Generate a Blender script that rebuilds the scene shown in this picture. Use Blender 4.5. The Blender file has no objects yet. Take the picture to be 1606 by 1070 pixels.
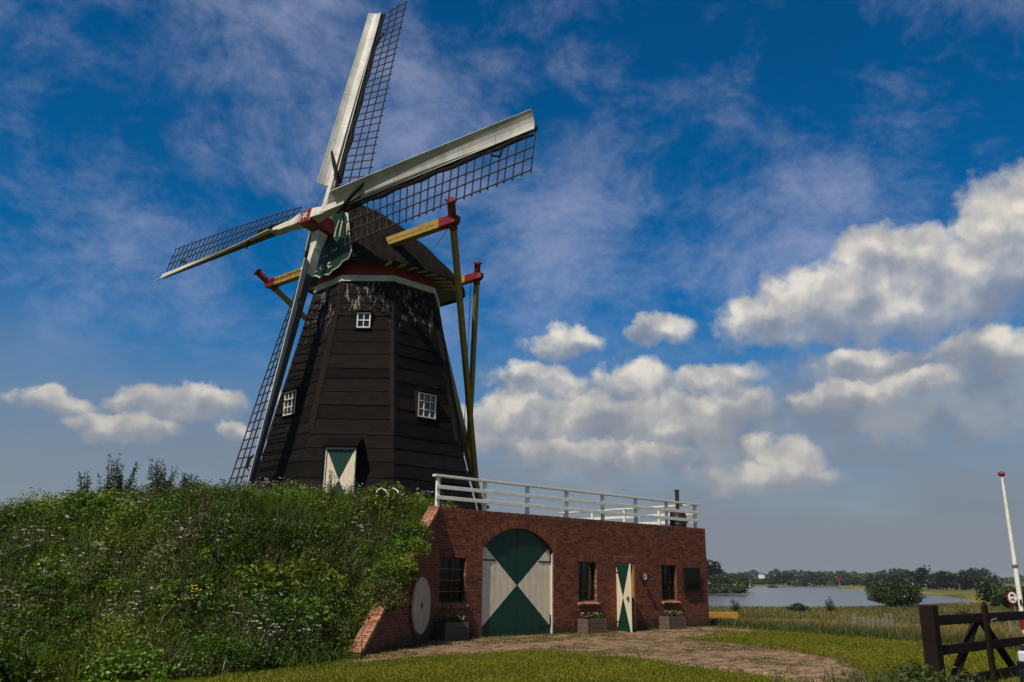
import bpy, math, random
import numpy as np
from mathutils import Vector, Matrix
random.seed(7); rng = np.random.default_rng(7)
scene = bpy.context.scene
col = scene.collection
R = math.radians

# ------------------------------------------------------------------ camera
cam_d = bpy.data.cameras.new("camera"); cam = bpy.data.objects.new("camera", cam_d); col.objects.link(cam)
cam_d.sensor_width = 36.0; cam_d.lens = 1300 / 1606 * 36.0
cam_d.clip_start = 0.1; cam_d.clip_end = 20000
PITCH = math.atan(370 / 1300); ROLL = R(0.8)
fw = Vector((0, math.cos(PITCH), math.sin(PITCH))); r0 = Vector((1, 0, 0)); u0 = r0.cross(fw)
rt = math.cos(ROLL) * r0 + math.sin(ROLL) * u0; up = -math.sin(ROLL) * r0 + math.cos(ROLL) * u0
cam.matrix_world = Matrix(((rt.x, up.x, -fw.x, 0), (rt.y, up.y, -fw.y, 0), (rt.z, up.z, -fw.z, 1.75), (0, 0, 0, 1)))
scene.camera = cam
scene.render.resolution_x = 1024; scene.render.resolution_y = 682

# ------------------------------------------------------------------ light
SUN_H = Vector((-0.56, -0.828, 0)).normalized(); SUN_EL = R(50)
sun_dir = Vector((SUN_H.x * math.cos(SUN_EL), SUN_H.y * math.cos(SUN_EL), math.sin(SUN_EL)))
sl = bpy.data.lights.new("sun", 'SUN'); sl.energy = 4.3; sl.angle = R(0.6); sl.color = (1.0, 0.90, 0.74)
so = bpy.data.objects.new("sun", sl); col.objects.link(so)
so.rotation_euler = sun_dir.to_track_quat('Z', 'Y').to_euler(); so.location = (-20, -20, 60)
vs = scene.view_settings
vs.view_transform = 'Standard'; vs.look = 'None'; vs.exposure = 0.15; vs.gamma = 1.0
vs.use_curve_mapping = False

# ------------------------------------------------------------------ node helper
class NT:
    def __init__(s, tree): s.t = tree; s.n = tree.nodes; s.l = tree.links
    def node(s, typ, **kw):
        n = s.n.new(typ)
        for k, v in kw.items(): setattr(n, k, v)
        return n
    def put(s, sock, v):
        if isinstance(v, bpy.types.NodeSocket): s.l.new(v, sock)
        elif v is not None: sock.default_value = v
    def m(s, op, a, b=None, c=None, clamp=False):
        n = s.node('ShaderNodeMath', operation=op, use_clamp=clamp)
        s.put(n.inputs[0], a); s.put(n.inputs[1], b); s.put(n.inputs[2], c); return n.outputs[0]
    def v(s, op, a, b=None):
        n = s.node('ShaderNodeVectorMath', operation=op); s.put(n.inputs[0], a)
        if op == 'SCALE': s.put(n.inputs['Scale'], b)
        else: s.put(n.inputs[1], b)
        return n.outputs['Value'] if op in ('DOT_PRODUCT', 'LENGTH', 'DISTANCE') else n.outputs[0]
    def mixc(s, f, a, b, blend='MIX'):
        n = s.node('ShaderNodeMix', data_type='RGBA', blend_type=blend); n.clamp_factor = True
        s.put(n.inputs[0], f); s.put(n.inputs[6], a); s.put(n.inputs[7], b); return n.outputs[2]
    def noise(s, vec, scale, detail=4, rough=.5, dist=0.0, out=0):
        n = s.node('ShaderNodeTexNoise'); s.put(n.inputs['Vector'], vec); n.inputs['Scale'].default_value = scale
        n.inputs['Detail'].default_value = detail; n.inputs['Roughness'].default_value = rough; n.inputs['Distortion'].default_value = dist
        return n.outputs[out]
    def ramp(s, f, stops):
        n = s.node('ShaderNodeValToRGB'); s.put(n.inputs[0], f); e = n.color_ramp.elements
        while len(e) < len(stops): e.new(0.5)
        for el, (p, c) in zip(e, stops): el.position = p; el.color = c if len(c) == 4 else (*c, 1)
        return n.outputs[0]
    def sm(s, x, a, b):
        n = s.node('ShaderNodeMapRange', interpolation_type='SMOOTHSTEP'); s.put(n.inputs[0], x)
        n.inputs[1].default_value = a; n.inputs[2].default_value = b; return n.outputs[0]
    def comb(s, x, y, z=0.0):
        n = s.node('ShaderNodeCombineXYZ'); s.put(n.inputs[0], x); s.put(n.inputs[1], y); s.put(n.inputs[2], z); return n.outputs[0]
    def sep(s, v):
        n = s.node('ShaderNodeSeparateXYZ'); s.put(n.inputs[0], v); return n.outputs

# ------------------------------------------------------------------ sky
world = bpy.data.worlds.new("World"); scene.world = world; world.use_nodes = True
W = NT(world.node_tree); W.n.clear()
out = W.node('ShaderNodeOutputWorld'); bg = W.node('ShaderNodeBackground'); bg.inputs['Strength'].default_value = 0.1
W.l.new(bg.outputs[0], out.inputs[0])
sky = W.node('ShaderNodeTexSky', sky_type='NISHITA'); sky.sun_disc = False
sky.sun_elevation = SUN_EL; sky.sun_rotation = math.atan2(SUN_H.x, SUN_H.y)
sky.altitude = 300; sky.air_density = 1.0; sky.dust_density = 0.6; sky.ozone_density = 3.0
tc = W.node('ShaderNodeTexCoord'); dirv = tc.outputs['Generated']
dx, dy, dz = W.sep(dirv)
az = W.m('MULTIPLY', W.m('ARCTAN2', dx, dy), 57.29578)
el = W.m('MULTIPLY', W.m('ARCSINE', dz), 57.29578)
P = W.comb(az, el)
# deepened clear sky
hs = W.node('ShaderNodeHueSaturation'); hs.inputs['Saturation'].default_value = 1.52; hs.inputs['Value'].default_value = 0.77
hs.inputs['Hue'].default_value = 0.501
W.l.new(sky.outputs[0], hs.inputs['Color'])
base = hs.outputs[0]
# thin grey layer that thickens toward the horizon
hz_n = W.noise(W.v('MULTIPLY', P, (0.05, 0.16, 1)), 1.0, 4, .55)
lay = W.m('MULTIPLY', W.sm(W.m('ADD', el, W.m('MULTIPLY', W.m('SUBTRACT', hz_n, .5), 14)), 18, 2), 0.96)
base = W.mixc(lay, base, (1.85, 2.08, 2.52, 1))
# cirrus on a flat high layer
zz = W.m('MAXIMUM', dz, 0.05)
cp = W.v('MULTIPLY', W.comb(W.m('ADD', az, W.m('MULTIPLY', el, .45)), W.m('SUBTRACT', el, W.m('MULTIPLY', az, .20))), (.060, .085, 1))
cwarp = W.v('SCALE', W.v('SUBTRACT', W.noise(cp, 0.7, 3, .5, out=1), (.5, .5, .5)), .8)
cpw = W.v('ADD', cp, cwarp)
c1 = W.noise(cpw, 1.9, 10, .70)
c2 = W.noise(cp, 0.55, 3, .5)
c3 = W.noise(cp, 5.0, 7, .65)
cir = W.m('ADD', W.m('ADD', W.m('MULTIPLY', c1, .75), W.m('MULTIPLY', c2, 1.0)), W.m('MULTIPLY', c3, .22))
cir_a = W.m('MULTIPLY', W.sm(cir, 0.86, 1.26), W.m('MULTIPLY', W.sm(el, 8, 20), 0.47))
base = W.mixc(cir_a, base, (4.3, 4.5, 5.9, 1))
# cumulus: billows grown round real cloud bodies (azimuth, elevation, half-widths in degrees)
CLOUDS = [(28.2, 18.0, 7.4, 3.4), (33.5, 20.6, 4.6, 3.2), (22.4, 17.4, 5.7, 3.0), (17.7, 16.7, 3.6, 1.9), (26.4, 20.0, 4.4, 2.1),
 (31.4, 13.6, 3.9, 1.6), (23.8, 13.4, 3.6, 1.2), (22.3, 11.3, 4.2, 1.0), (26.6, 12.0, 3.0, .9), (3.8, 15.8, 3.0, 1.1),
 (10.6, 16.6, 2.5, 1.1), (8.9, 13.4, 2.9, 1.6), (2.0, 13.2, 3.6, 1.4), (14.3, 12.9, 3.2, 1.3), (14.8, 11.0, 3.2, 1.2),
 (7.1, 11.1, 6.2, 1.5), (0.6, 10.6, 5.0, 1.8), (11.5, 10.0, 5.0, 1.2), (-3.0, 9.0, 4.0, 1.2), (17.0, 6.7, 5.0, 1.3), (18.5, 7.9, 2.6, 1.5), (9.4, 7.8, 3.0, 1.0),
 (-22.6, 10.4, 4.1, 1.2), (-20.3, 11.1, 2.3, 1.0), (-29.3, 9.9, 2.6, .8), (-25.4, 8.8, 4.0, 1.0), (-18.7, 9.1, 1.1, .8),
 (3.5, 8.6, 5.0, 1.0), (-12.8, 11.6, 4.3, 1.2),
 (52, 15, 9, 4), (70, 19, 7, 3.5), (96, 13, 10, 3.5), (130, 17, 8, 4), (165, 12, 9, 3), (-52, 13, 8, 3), (-80, 17, 9, 4), (-118, 12, 9, 3), (-150, 16, 7, 3.5)]
warp = W.v('SCALE', W.v('SUBTRACT', W.noise(P, 0.30, 5, .55, out=1), (.5, .5, .5)), 3.6)
Pw = W.v('MULTIPLY', W.v('ADD', P, warp), (1, 1, 0))
def bodies(pv):
    cur = None
    for (a, e, ra, re) in CLOUDS:
        d = W.v('MULTIPLY', W.v('SUBTRACT', pv, (a, e, 0)), (1 / ra, 1 / re, 0))
        q = W.v('DOT_PRODUCT', d, d)
        cur = q if cur is None else W.m('MINIMUM', cur, q)
    return W.m('SUBTRACT', 1.0, cur)
b0 = bodies(Pw)
# height inside the cloud a point belongs to: bright crowns, grey flat bases
num = den = None
for (a, e, ra, re) in CLOUDS:
    d = W.v('MULTIPLY', W.v('SUBTRACT', Pw, (a, e, 0)), (1 / ra, 1 / re, 0)); q = W.v('DOT_PRODUCT', d, d)
    w_ = W.m('POWER', 0.11, W.m('MINIMUM', q, 12.0)); hy = W.m('MULTIPLY', W.sep(d)[1], w_)
    num = hy if num is None else W.m('ADD', num, hy); den = w_ if den is None else W.m('ADD', den, w_)
hgt = W.m('DIVIDE', num, W.m('ADD', den, 1e-5))
fine = W.noise(P, 0.60, 8, .58)
bp = W.v('ADD', P, W.v('SCALE', warp, .35))
billow = W.noise(bp, 0.34, 5, .46)
bil_up = W.noise(W.v('ADD', bp, (-.45, .95, 0)), 0.34, 5, .46)
f0 = W.m('ADD', W.m('MAXIMUM', b0, -1.2), W.m('MULTIPLY', W.m('SUBTRACT', fine, .5), 1.5))
edge = W.sm(hgt, -.6, .4)
alpha = W.m('MULTIPLY', W.sm(f0, -0.25, 0.66), W.m('ADD', W.m('MULTIPLY', edge, .22), .78))
relief = W.m('MULTIPLY', W.m('SUBTRACT', billow, bil_up), 1.5)
lit = W.m('ADD', W.m('ADD', .10, W.m('MULTIPLY', W.sm(W.m('ADD', hgt, W.m('MULTIPLY', W.m('SUBTRACT', billow, .5), 1.6)), -.75, .30), .72)), relief, clamp=True)
ccol = W.ramp(lit, [(0.0, (.245, .270, .315)), (0.38, (.325, .345, .385)), (0.72, (.50, .49, .475)), (1.0, (.80, .745, .645))])
ccol = W.v('SCALE', ccol, 9.2)
# clouds low over the horizon sink into the grey air
ccol = W.mixc(W.m('MULTIPLY', W.sm(el, 16, 8), .42), ccol, (2.9, 2.9, 3.0, 1))
veil = None
for (a, e, ra, re) in [(8, 9.8, 14, 4.6), (27, 11.5, 13, 4.0), (60, 10, 16, 4), (110, 10, 20, 4), (160, 10, 18, 4), (-65, 10, 16, 4), (-110, 10, 20, 4), (-160, 10, 18, 4)]:
    d = W.v('MULTIPLY', W.v('SUBTRACT', Pw, (a, e, 0)), (1 / ra, 1 / re, 0)); q = W.m('SUBTRACT', 1.0, W.v('DOT_PRODUCT', d, d))
    veil = q if veil is None else W.m('MAXIMUM', veil, q)
veil = W.m('MULTIPLY', W.sm(W.m('ADD', veil, W.m('MULTIPLY', W.m('SUBTRACT', fine, .5), 1.2)), -.1, .9), .62)
base = W.mixc(veil, base, W.mixc(W.sm(billow, .35, .65), (2.1, 2.2, 2.5, 1), (3.3, 3.3, 3.4, 1)))
final = W.mixc(W.m('MULTIPLY', alpha, .93), base, ccol)
W.l.new(final, bg.inputs['Color'])

# ------------------------------------------------------------------ mesh builder
def basis(ex, ey, ez): return [np.array(ex, float), np.array(ey, float), np.array(ez, float)]
def nrm(a):
    a = np.array(a, float); return a / np.linalg.norm(a)
XYZ = basis((1, 0, 0), (0, 1, 0), (0, 0, 1))
class MB:
    def __init__(s): s.v = []; s.f = []; s.a = []; s.uvw = None
    def add(s, vs_, fs, a=0.0):
        o = len(s.v); s.v += [tuple(p) for p in vs_]; s.f += [tuple(i + o for i in f) for f in fs]; s.a += [a] * len(fs); return s
    def box(s, c, h, ax=XYZ, a=0.0, ch=0.0):
        c = np.array(c, float)
        if ch <= 0:
            vs_ = [c + ax[0] * h[0] * i + ax[1] * h[1] * j + ax[2] * h[2] * k for i in (-1, 1) for j in (-1, 1) for k in (-1, 1)]
            return s.add(vs_, [(0, 1, 3, 2), (4, 6, 7, 5), (0, 4, 5, 1), (2, 3, 7, 6), (0, 2, 6, 4), (1, 5, 7, 3)], a)
        vs_ = []; idx = {}
        for i in (-1, 1):
            for j in (-1, 1):
                for k in (-1, 1):
                    for d in range(3):
                        hh = [h[0] - ch, h[1] - ch, h[2] - ch]; hh[d] = h[d]
                        idx[(i, j, k, d)] = len(vs_); vs_.append(c + ax[0] * hh[0] * i + ax[1] * hh[1] * j + ax[2] * hh[2] * k)
        fs = []
        S = (-1, 1)
        for i in S: fs.append([idx[(i, j, k, 0)] for j, k in ((-1, -1), (1, -1), (1, 1), (-1, 1))])
        for j in S: fs.append([idx[(i, j, k, 1)] for i, k in ((-1, -1), (1, -1), (1, 1), (-1, 1))])
        for k in S: fs.append([idx[(i, j, k, 2)] for i, j in ((-1, -1), (1, -1), (1, 1), (-1, 1))])
        for j in S:
            for k in S: fs.append([idx[(-1, j, k, 1)], idx[(1, j, k, 1)], idx[(1, j, k, 2)], idx[(-1, j, k, 2)]])
        for i in S:
            for k in S: fs.append([idx[(i, -1, k, 0)], idx[(i, 1, k, 0)], idx[(i, 1, k, 2)], idx[(i, -1, k, 2)]])
        for i in S:
            for j in S: fs.append([idx[(i, j, -1, 0)], idx[(i, j, 1, 0)], idx[(i, j, 1, 1)], idx[(i, j, -1, 1)]])
        for i in S:
            for j in S:
                for k in S: fs.append([idx[(i, j, k, 0)], idx[(i, j, k, 1)], idx[(i, j, k, 2)]])
        return s.add(vs_, fs, a)
    def beam(s, p0, p1, w, h, upv=(0, 0, 1), w1=None, h1=None, a=0.0):
        p0 = np.array(p0, float); p1 = np.array(p1, float); d = nrm(p1 - p0)
        sd = np.cross(d, upv); sd = nrm(sd) if np.linalg.norm(sd) > 1e-6 else np.array((1., 0, 0)); uu = np.cross(sd, d)
        w1 = w if w1 is None else w1; h1 = h if h1 is None else h1
        vs_ = [p0 + sd * w / 2 * i + uu * h / 2 * j for i, j in ((-1, -1), (1, -1), (1, 1), (-1, 1))] + \
              [p1 + sd * w1 / 2 * i + uu * h1 / 2 * j for i, j in ((-1, -1), (1, -1), (1, 1), (-1, 1))]
        return s.add(vs_, [(3, 2, 1, 0), (4, 5, 6, 7), (0, 1, 5, 4), (1, 2, 6, 5), (2, 3, 7, 6), (3, 0, 4, 7)], a)
    def tube(s, pts, rad, n=8, cap=True, a=0.0):
        pts = [np.array(p, float) for p in pts]
        if not hasattr(rad, '__len__'): rad = [rad] * len(pts)
        vs_ = []; prev = None
        for i, p in enumerate(pts):
            d = nrm(pts[min(i + 1, len(pts) - 1)] - pts[max(i - 1, 0)])
            if prev is None:
                x = np.cross(d, (0, 0, 1)); x = x if np.linalg.norm(x) > 1e-3 else np.cross(d, (1, 0, 0))
            else: x = prev - d * (prev @ d)
            x = nrm(x); prev = x; y = np.cross(d, x)
            vs_ += [p + rad[i] * (math.cos(t) * x + math.sin(t) * y) for t in np.linspace(0, 2 * math.pi, n, endpoint=False)]
        fs = [(i * n + j, i * n + (j + 1) % n, (i + 1) * n + (j + 1) % n, (i + 1) * n + j) for i in range(len(pts) - 1) for j in range(n)]
        if cap: fs += [tuple(range(n))[::-1], tuple((len(pts) - 1) * n + j for j in range(n))]
        return s.add(vs_, fs, a)
    def prism(s, poly, ext, a=0.0):
        poly = [np.array(p, float) for p in poly]; ext = np.array(ext, float); n = len(poly)
        return s.add(poly + [p + ext for p in poly], [tuple(range(n))[::-1], tuple(range(n, 2 * n))] + [(i, (i + 1) % n, n + (i + 1) % n, n + i) for i in range(n)], a)
    def grid(s, rows, a=0.0, closed=False):
        n = len(rows[0]); fs = []
        for i in range(len(rows) - 1):
            for j in range(n if closed else n - 1):
                fs.append((i * n + j, i * n + (j + 1) % n, (i + 1) * n + (j + 1) % n, (i + 1) * n + j))
        return s.add([p for r in rows for p in r], fs, a)
    def lathe(s, c, prof, n=16, a=0.0):
        rows = [[(c[0] + r * math.cos(t), c[1] + r * math.sin(t), c[2] + z) for t in np.linspace(0, 2 * math.pi, n, endpoint=False)] for r, z in prof]
        return s.grid(rows, a, True)

ROOT = {}
def rootloc(p):
    while p is not None and p.parent is not None: p = p.parent
    return np.array(p.location) if p is not None else np.zeros(3)
def mesh_from(name, v, f, mat, smooth=False, attr=None):
    me = bpy.data.meshes.new(name); me.from_pydata([tuple(map(float, p)) for p in v], [], f)
    if attr is not None and any(attr):
        at = me.attributes.new('rnd', 'FLOAT', 'FACE'); at.data.foreach_set('value', np.array(attr, np.float32))
    if smooth: me.polygons.foreach_set('use_smooth', [True] * len(me.polygons))
    me.materials.append(mat); me.update(); return me
def fixn(me):
    import bmesh
    bm = bmesh.new(); bm.from_mesh(me); bmesh.ops.recalc_face_normals(bm, faces=bm.faces); bm.to_mesh(me); bm.free()
def part(name, mb, mat, parent=None, kind=None, smooth=False, label=None):
    loc = rootloc(parent)
    me = mesh_from(name, [np.array(p) - loc for p in mb.v], mb.f, mat, smooth, mb.a); fixn(me)
    o = bpy.data.objects.new(name, me); col.objects.link(o)
    if parent is not None: o.parent = parent
    if kind: o['kind'] = kind
    if label: o['label'] = label
    return o
def thing(name, label, cat, loc=(0, 0, 0), group=None):
    o = bpy.data.objects.new(name, None); col.objects.link(o); o.location = loc; o.empty_display_size = .3
    o['label'] = label; o['category'] = cat
    if group: o['group'] = group
    return o
def solo(name, mb, mat, label, cat, loc, group=None, smooth=False):
    loc = np.array(loc, float)
    me = mesh_from(name, [np.array(p) - loc for p in mb.v], mb.f, mat, smooth, mb.a); fixn(me)
    o = bpy.data.objects.new(name, me); col.objects.link(o); o.location = loc
    o['label'] = label; o['category'] = cat
    if group: o['group'] = group
    return o
def stuff(name, label, cat, v, f4, cols, mat, parent=None, kind='stuff'):
    """fast mesh: v (n,3), f4 (m,3|4) index array, cols per-vertex colour (n,3)"""
    me = bpy.data.meshes.new(name); k = f4.shape[1]
    me.vertices.add(len(v)); me.vertices.foreach_set('co', np.asarray(v, np.float32).ravel())
    me.loops.add(f4.size); me.loops.foreach_set('vertex_index', f4.astype(np.int32).ravel())
    me.polygons.add(len(f4)); me.polygons.foreach_set('loop_start', np.arange(0, f4.size, k, dtype=np.int32))
    me.polygons.foreach_set('loop_total', np.full(len(f4), k, np.int32))
    if cols is not None:
        at = me.attributes.new('tint', 'FLOAT_COLOR', 'POINT')
        at.data.foreach_set('color', np.concatenate([np.asarray(cols, np.float32), np.ones((len(v), 1), np.float32)], 1).ravel())
    me.materials.append(mat); me.update(calc_edges=True); me.validate()
    o = bpy.data.objects.new(name, me); col.objects.link(o)
    if kind: o['kind'] = kind
    if label: o['label'] = label
    if cat: o['category'] = cat
    if parent is not None: o.parent = parent
    return o

# ------------------------------------------------------------------ materials
def M(name, c, rough=.7, c2=None, scale=3.0, amt=.5, bump=0.0, bscale=20., spec=.3, stretch=(1, 1, 1), metal=0.0, rnd=None, fleck=None):
    m = bpy.data.materials.new(name); m.use_nodes = True; T = NT(m.node_tree); T.n.clear()
    o = T.node('ShaderNodeOutputMaterial'); b = T.node('ShaderNodeBsdfPrincipled'); T.l.new(b.outputs[0], o.inputs[0])
    t = T.node('ShaderNodeTexCoord'); vec = T.v('MULTIPLY', t.outputs['Object'], stretch)
    colr = (*c, 1)
    if c2 is not None:
        n = T.noise(vec, scale, 6, .6)
        colr = T.mixc(T.m('MULTIPLY', T.sm(n, .35, .65), amt), colr, (*c2, 1))
    if rnd:   # random tone per piece: 'attr' or 'obj'
        if rnd == 'attr': a = T.node('ShaderNodeAttribute', attribute_name='rnd').outputs['Fac']
        else: a = T.node('ShaderNodeObjectInfo').outputs['Random']
        k = T.ramp(a, [(0, (.42, .40, .42)), (.25, (.72, .70, .70)), (.6, (1.0, 1.0, 1.0)), (1.0, (1.38, 1.28, 1.15))])
        colr = T.mixc(1.0, colr, k, 'MULTIPLY')
    if fleck:
        n2 = T.noise(vec, fleck[1], 5, .6); colr = T.mixc(T.sm(n2, fleck[2], fleck[2] + .08), colr, (*fleck[0], 1))
    T.put(b.inputs['Base Color'], colr); b.inputs['Roughness'].default_value = rough; b.inputs['Metallic'].default_value = metal
    b.inputs['Specular IOR Level'].default_value = spec
    if bump > 0:
        bn = T.node('ShaderNodeBump'); bn.inputs['Strength'].default_value = bump; bn.inputs['Distance'].default_value = .02
        T.l.new(T.noise(vec, bscale, 5, .6), bn.inputs['Height']); T.l.new(bn.outputs[0], b.inputs['Normal'])
    return m
def leafmat(name, gain=1.0, trans=.3, tint=(1, 1, 1)):
    m = bpy.data.materials.new(name); m.use_nodes = True; T = NT(m.node_tree); T.n.clear()
    o = T.node('ShaderNodeOutputMaterial'); a = T.node('ShaderNodeAttribute', attribute_name='tint').outputs['Color']
    a = T.mixc(1.0, a, (gain * tint[0], gain * tint[1], gain * tint[2], 1), 'MULTIPLY')
    d = T.node('ShaderNodeBsdfDiffuse'); T.l.new(a, d.inputs[0]); tr = T.node('ShaderNodeBsdfTranslucent'); T.l.new(a, tr.inputs[0])
    g = T.node('ShaderNodeBsdfGlossy'); g.inputs['Roughness'].default_value = .45; g.inputs[0].default_value = (.5, .5, .5, 1)
    x = T.node('ShaderNodeMixShader'); x.inputs[0].default_value = trans; T.l.new(d.outputs[0], x.inputs[1]); T.l.new(tr.outputs[0], x.inputs[2])
    y = T.node('ShaderNodeMixShader'); y.inputs[0].default_value = .035; T.l.new(x.outputs[0], y.inputs[1]); T.l.new(g.outputs[0], y.inputs[2])
    T.l.new(y.outputs[0], o.inputs[0]); return m

mt = {}
mt['brick'] = M('brick', (.195, .064, .034), .85, (.135, .044, .025), 9, .6, .5, 60, .2, rnd='attr')
mt['brick_o'] = M('brick_single', (.195, .064, .034), .85, (.135, .044, .025), 9, .6, .5, 60, .2, rnd='obj')
mt['mortar'] = M('mortar', (.26, .165, .105), .95, (.15, .095, .065), 2.5, .7, .4, 40, .1)
mt['coping'] = M('coping_brick', (.36, .175, .10), .9, (.22, .10, .06), 7, .7, .5, 50, .2, rnd='obj')
mt['green'] = M('green_paint', (.0025, .042, .026), .45, (.004, .030, .020), 3, .6, .25, 30, .4, stretch=(6, 6, .6))
mt['cream'] = M('cream_paint', (.56, .53, .43), .5, (.44, .41, .33), 2.2, .6, .2, 25, .35, stretch=(4, 4, .7))
mt['white'] = M('white_paint', (.74, .73, .66), .5, (.56, .56, .47), 5, .7, .25, 30, .35)
mt['offwhite'] = M('weathered_white', (.56, .54, .46), .65, (.33, .33, .26), 3.5, .75, .3, 30, .3)
mt['red'] = M('red_paint', (.185, .008, .010), .5, (.10, .006, .009), 4, .6, .2, 30, .4)
mt['yellow'] = M('yellow_ochre_paint', (.33, .235, .045), .6, (.19, .135, .035), 4, .7, .3, 30, .35)
mt['lattice'] = M('weathered_lattice_wood', (.058, .043, .026), .8, (.035, .026, .018), 4, .7, .2, 30, .2)
mt['board'] = M('sail_board_metal', (.50, .495, .46), .5, (.31, .31, .29), 1.3, .8, .2, 12, .35, stretch=(1, 1, .6), fleck=((.22, .20, .16), 5, .66))
mt['stockdark'] = M('dark_stock', (.05, .048, .05), .6, (.03, .03, .03), 5, .6)
mt['cloth'] = M('furled_dark_cloth', (.022, .020, .019), .95, (.012, .011, .011), 6, .7, .6, 30, .1)
mt['iron'] = M('black_iron', (.012, .012, .013), .5, (.03, .02, .015), 8, .5, .2, 40, .4)
mt['capwood'] = M('dark_cap_felt', (.0060, .0046, .0040), .9, (.0190, .0150, .0130), 2.4, .8, .7, 14, .06, stretch=(1.6, 1.6, .35), fleck=((.045, .038, .032), 2.2, .62))
mt['dark_glass'] = M('dark_glass', (.010, .012, .012), .08, None, spec=.6)
mt['tarwood'] = M('tarred_corner_board', (.0095, .0070, .0060), .8, (.021, .0160, .0135), 3, .6, .5, 25, .1, fleck=((.36, .34, .30), 9, .70))
mt['gatewood'] = M('dark_brown_gate_paint', (.011, .006, .0045), .8, (.020, .012, .009), 5, .6, .4, 25, .12)
mt['greywood'] = M('grey_weathered_wood', (.17, .15, .125), .9, (.09, .08, .065), 5, .7, .5, 25, .1, stretch=(3, 3, .6))
mt['brownwood'] = M('brown_planter_wood', (.125, .092, .070), .85, (.075, .055, .042), 4, .7, .5, 25, .15, stretch=(1, 1, 4))
mt['ochrewood'] = M('ochre_wood', (.36, .185, .035), .55, (.26, .13, .03), 4, .6, .3, 25, .3)
mt['stone'] = M('millstone', (.50, .41, .27), .9, (.37, .30, .19), 4, .6, .6, 30, .1)
mt['soil'] = M('mound_soil', (.022, .026, .010), 1., (.035, .032, .016), 1.5, .6, .8, 8, .0)
mt['leaf'] = leafmat('leaf'); mt['petal'] = leafmat('petal', 1.0, .2); mt['farleaf'] = leafmat('far_leaf', 1.0, .15)
mt['bark'] = M('bark', (.05, .04, .03), .9, (.03, .025, .02), 8, .6, .6, 30, .1)
mt['rusty'] = M('rusty_pipe', (.055, .022, .014), .8, (.02, .012, .010), 6, .7, .4, 30, .2)
mt['paper'] = M('faded_paper', (.22, .15, .10), .8, (.14, .09, .06), 7, .6)
mt['curtain'] = M('grey_curtain', (.10, .10, .10), .9, (.05, .05, .055), 3, .6)
mt['asphalt_dark'] = M('black_rubber', (.012, .012, .012), .8)

# moss at the wall foot, pale salt marks and darker repairs on the brickwork
for _m in ('brick', 'brick_o', 'mortar'):
    T = NT(mt[_m].node_tree); b = next(n for n in T.n if n.type == 'BSDF_PRINCIPLED'); src = b.inputs['Base Color'].links[0].from_socket
    p_ = T.node('ShaderNodeNewGeometry').outputs['Position']; zz_ = T.sep(p_)[2]
    n1 = T.noise(p_, .9, 5, .6); n2 = T.noise(p_, 2.3, 6, .65)
    c_ = T.mixc(T.m('MULTIPLY', T.sm(T.m('SUBTRACT', T.m('MULTIPLY', n1, .9), zz_), .0, .35), .65), src, (.035, .036, .020, 1))
    c_ = T.mixc(T.m('MULTIPLY', T.sm(n2, .60, .74), .20), c_, (.30, .19, .13, 1))
    c_ = T.mixc(T.m('MULTIPLY', T.sm(n1, .56, .72), .45), c_, (.060, .028, .022, 1))
    T.l.new(c_, b.inputs['Base Color'])
# tarred cladding with pale streaks of lost tar under the cap
def cladding_mat():
    m = M('tarred_cladding', (.0052, .0042, .0038), .85, (.0125, .0102, .0092), 2.6, .7, .5, 22, .08, stretch=(1, 1, 2.2), rnd='obj')
    T = NT(m.node_tree); b = next(n for n in T.n if n.type == 'BSDF_PRINCIPLED'); src = b.inputs['Base Color'].links[0].from_socket
    t = T.node('ShaderNodeTexCoord').outputs['Object']; x, y, z = T.sep(t)
    s1 = T.noise(T.v('MULTIPLY', t, (5.5, 5.5, .9)), 1.5, 7, .68)
    s2 = T.noise(T.v('MULTIPLY', t, (.7, .7, .35)), 1.0, 2, .5)
    s3 = T.noise(T.v('MULTIPLY', t, (2.5, 2.5, 2.5)), 3.0, 4, .6)
    hgt = T.m('MULTIPLY', T.sm(z, 5.9, 8.9), .30)
    k = T.sm(T.m('ADD', T.m('ADD', s1, hgt), T.m('MULTIPLY', T.m('SUBTRACT', s2, .5), .42)), .83, .92)
    k = T.m('MULTIPLY', k, .62)
    c = T.mixc(k, src, (.33, .31, .27, 1))
    k2 = T.m('MULTIPLY', T.sm(s3, .68, .74), .35)
    c = T.mixc(k2, c, (.14, .125, .11, 1))
    T.l.new(c, b.inputs['Base Color']); return m
mt['clad'] = cladding_mat()

# hourglass paint: object x/z space given by a frame (centre, axis, half sizes)
def hourglass(name, cen, axis, hw, hh):
    m = bpy.data.materials.new(name); m.use_nodes = True; T = NT(m.node_tree); b = T.n['Principled BSDF']
    t = T.node('ShaderNodeNewGeometry').outputs['Position']
    d = T.v('SUBTRACT', t, tuple(map(float, cen)))
    a = T.m('DIVIDE', T.m('ABSOLUTE', T.v('DOT_PRODUCT', d, tuple(map(float, axis)))), hw)
    h = T.m('DIVIDE', T.m('ABSOLUTE', T.sep(d)[2]), hh)
    side = T.m('GREATER_THAN', a, T.m('ADD', h, .012)); 
    n = T.noise(T.v('MULTIPLY', t, (4, 4, .8)), 2.5, 5, .6); k = T.sm(n, .35, .65)
    g = T.mixc(k, (.0025, .043, .026, 1), (.004, .031, .020, 1)); w = T.mixc(T.m('MULTIPLY', k, .6), (.70, .62, .45, 1), (.54, .46, .33, 1))
    T.l.new(T.mixc(side, g, w), b.inputs['Base Color']); b.inputs['Roughness'].default_value = .45; b.inputs['Specular IOR Level'].default_value = .35
    return m

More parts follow.
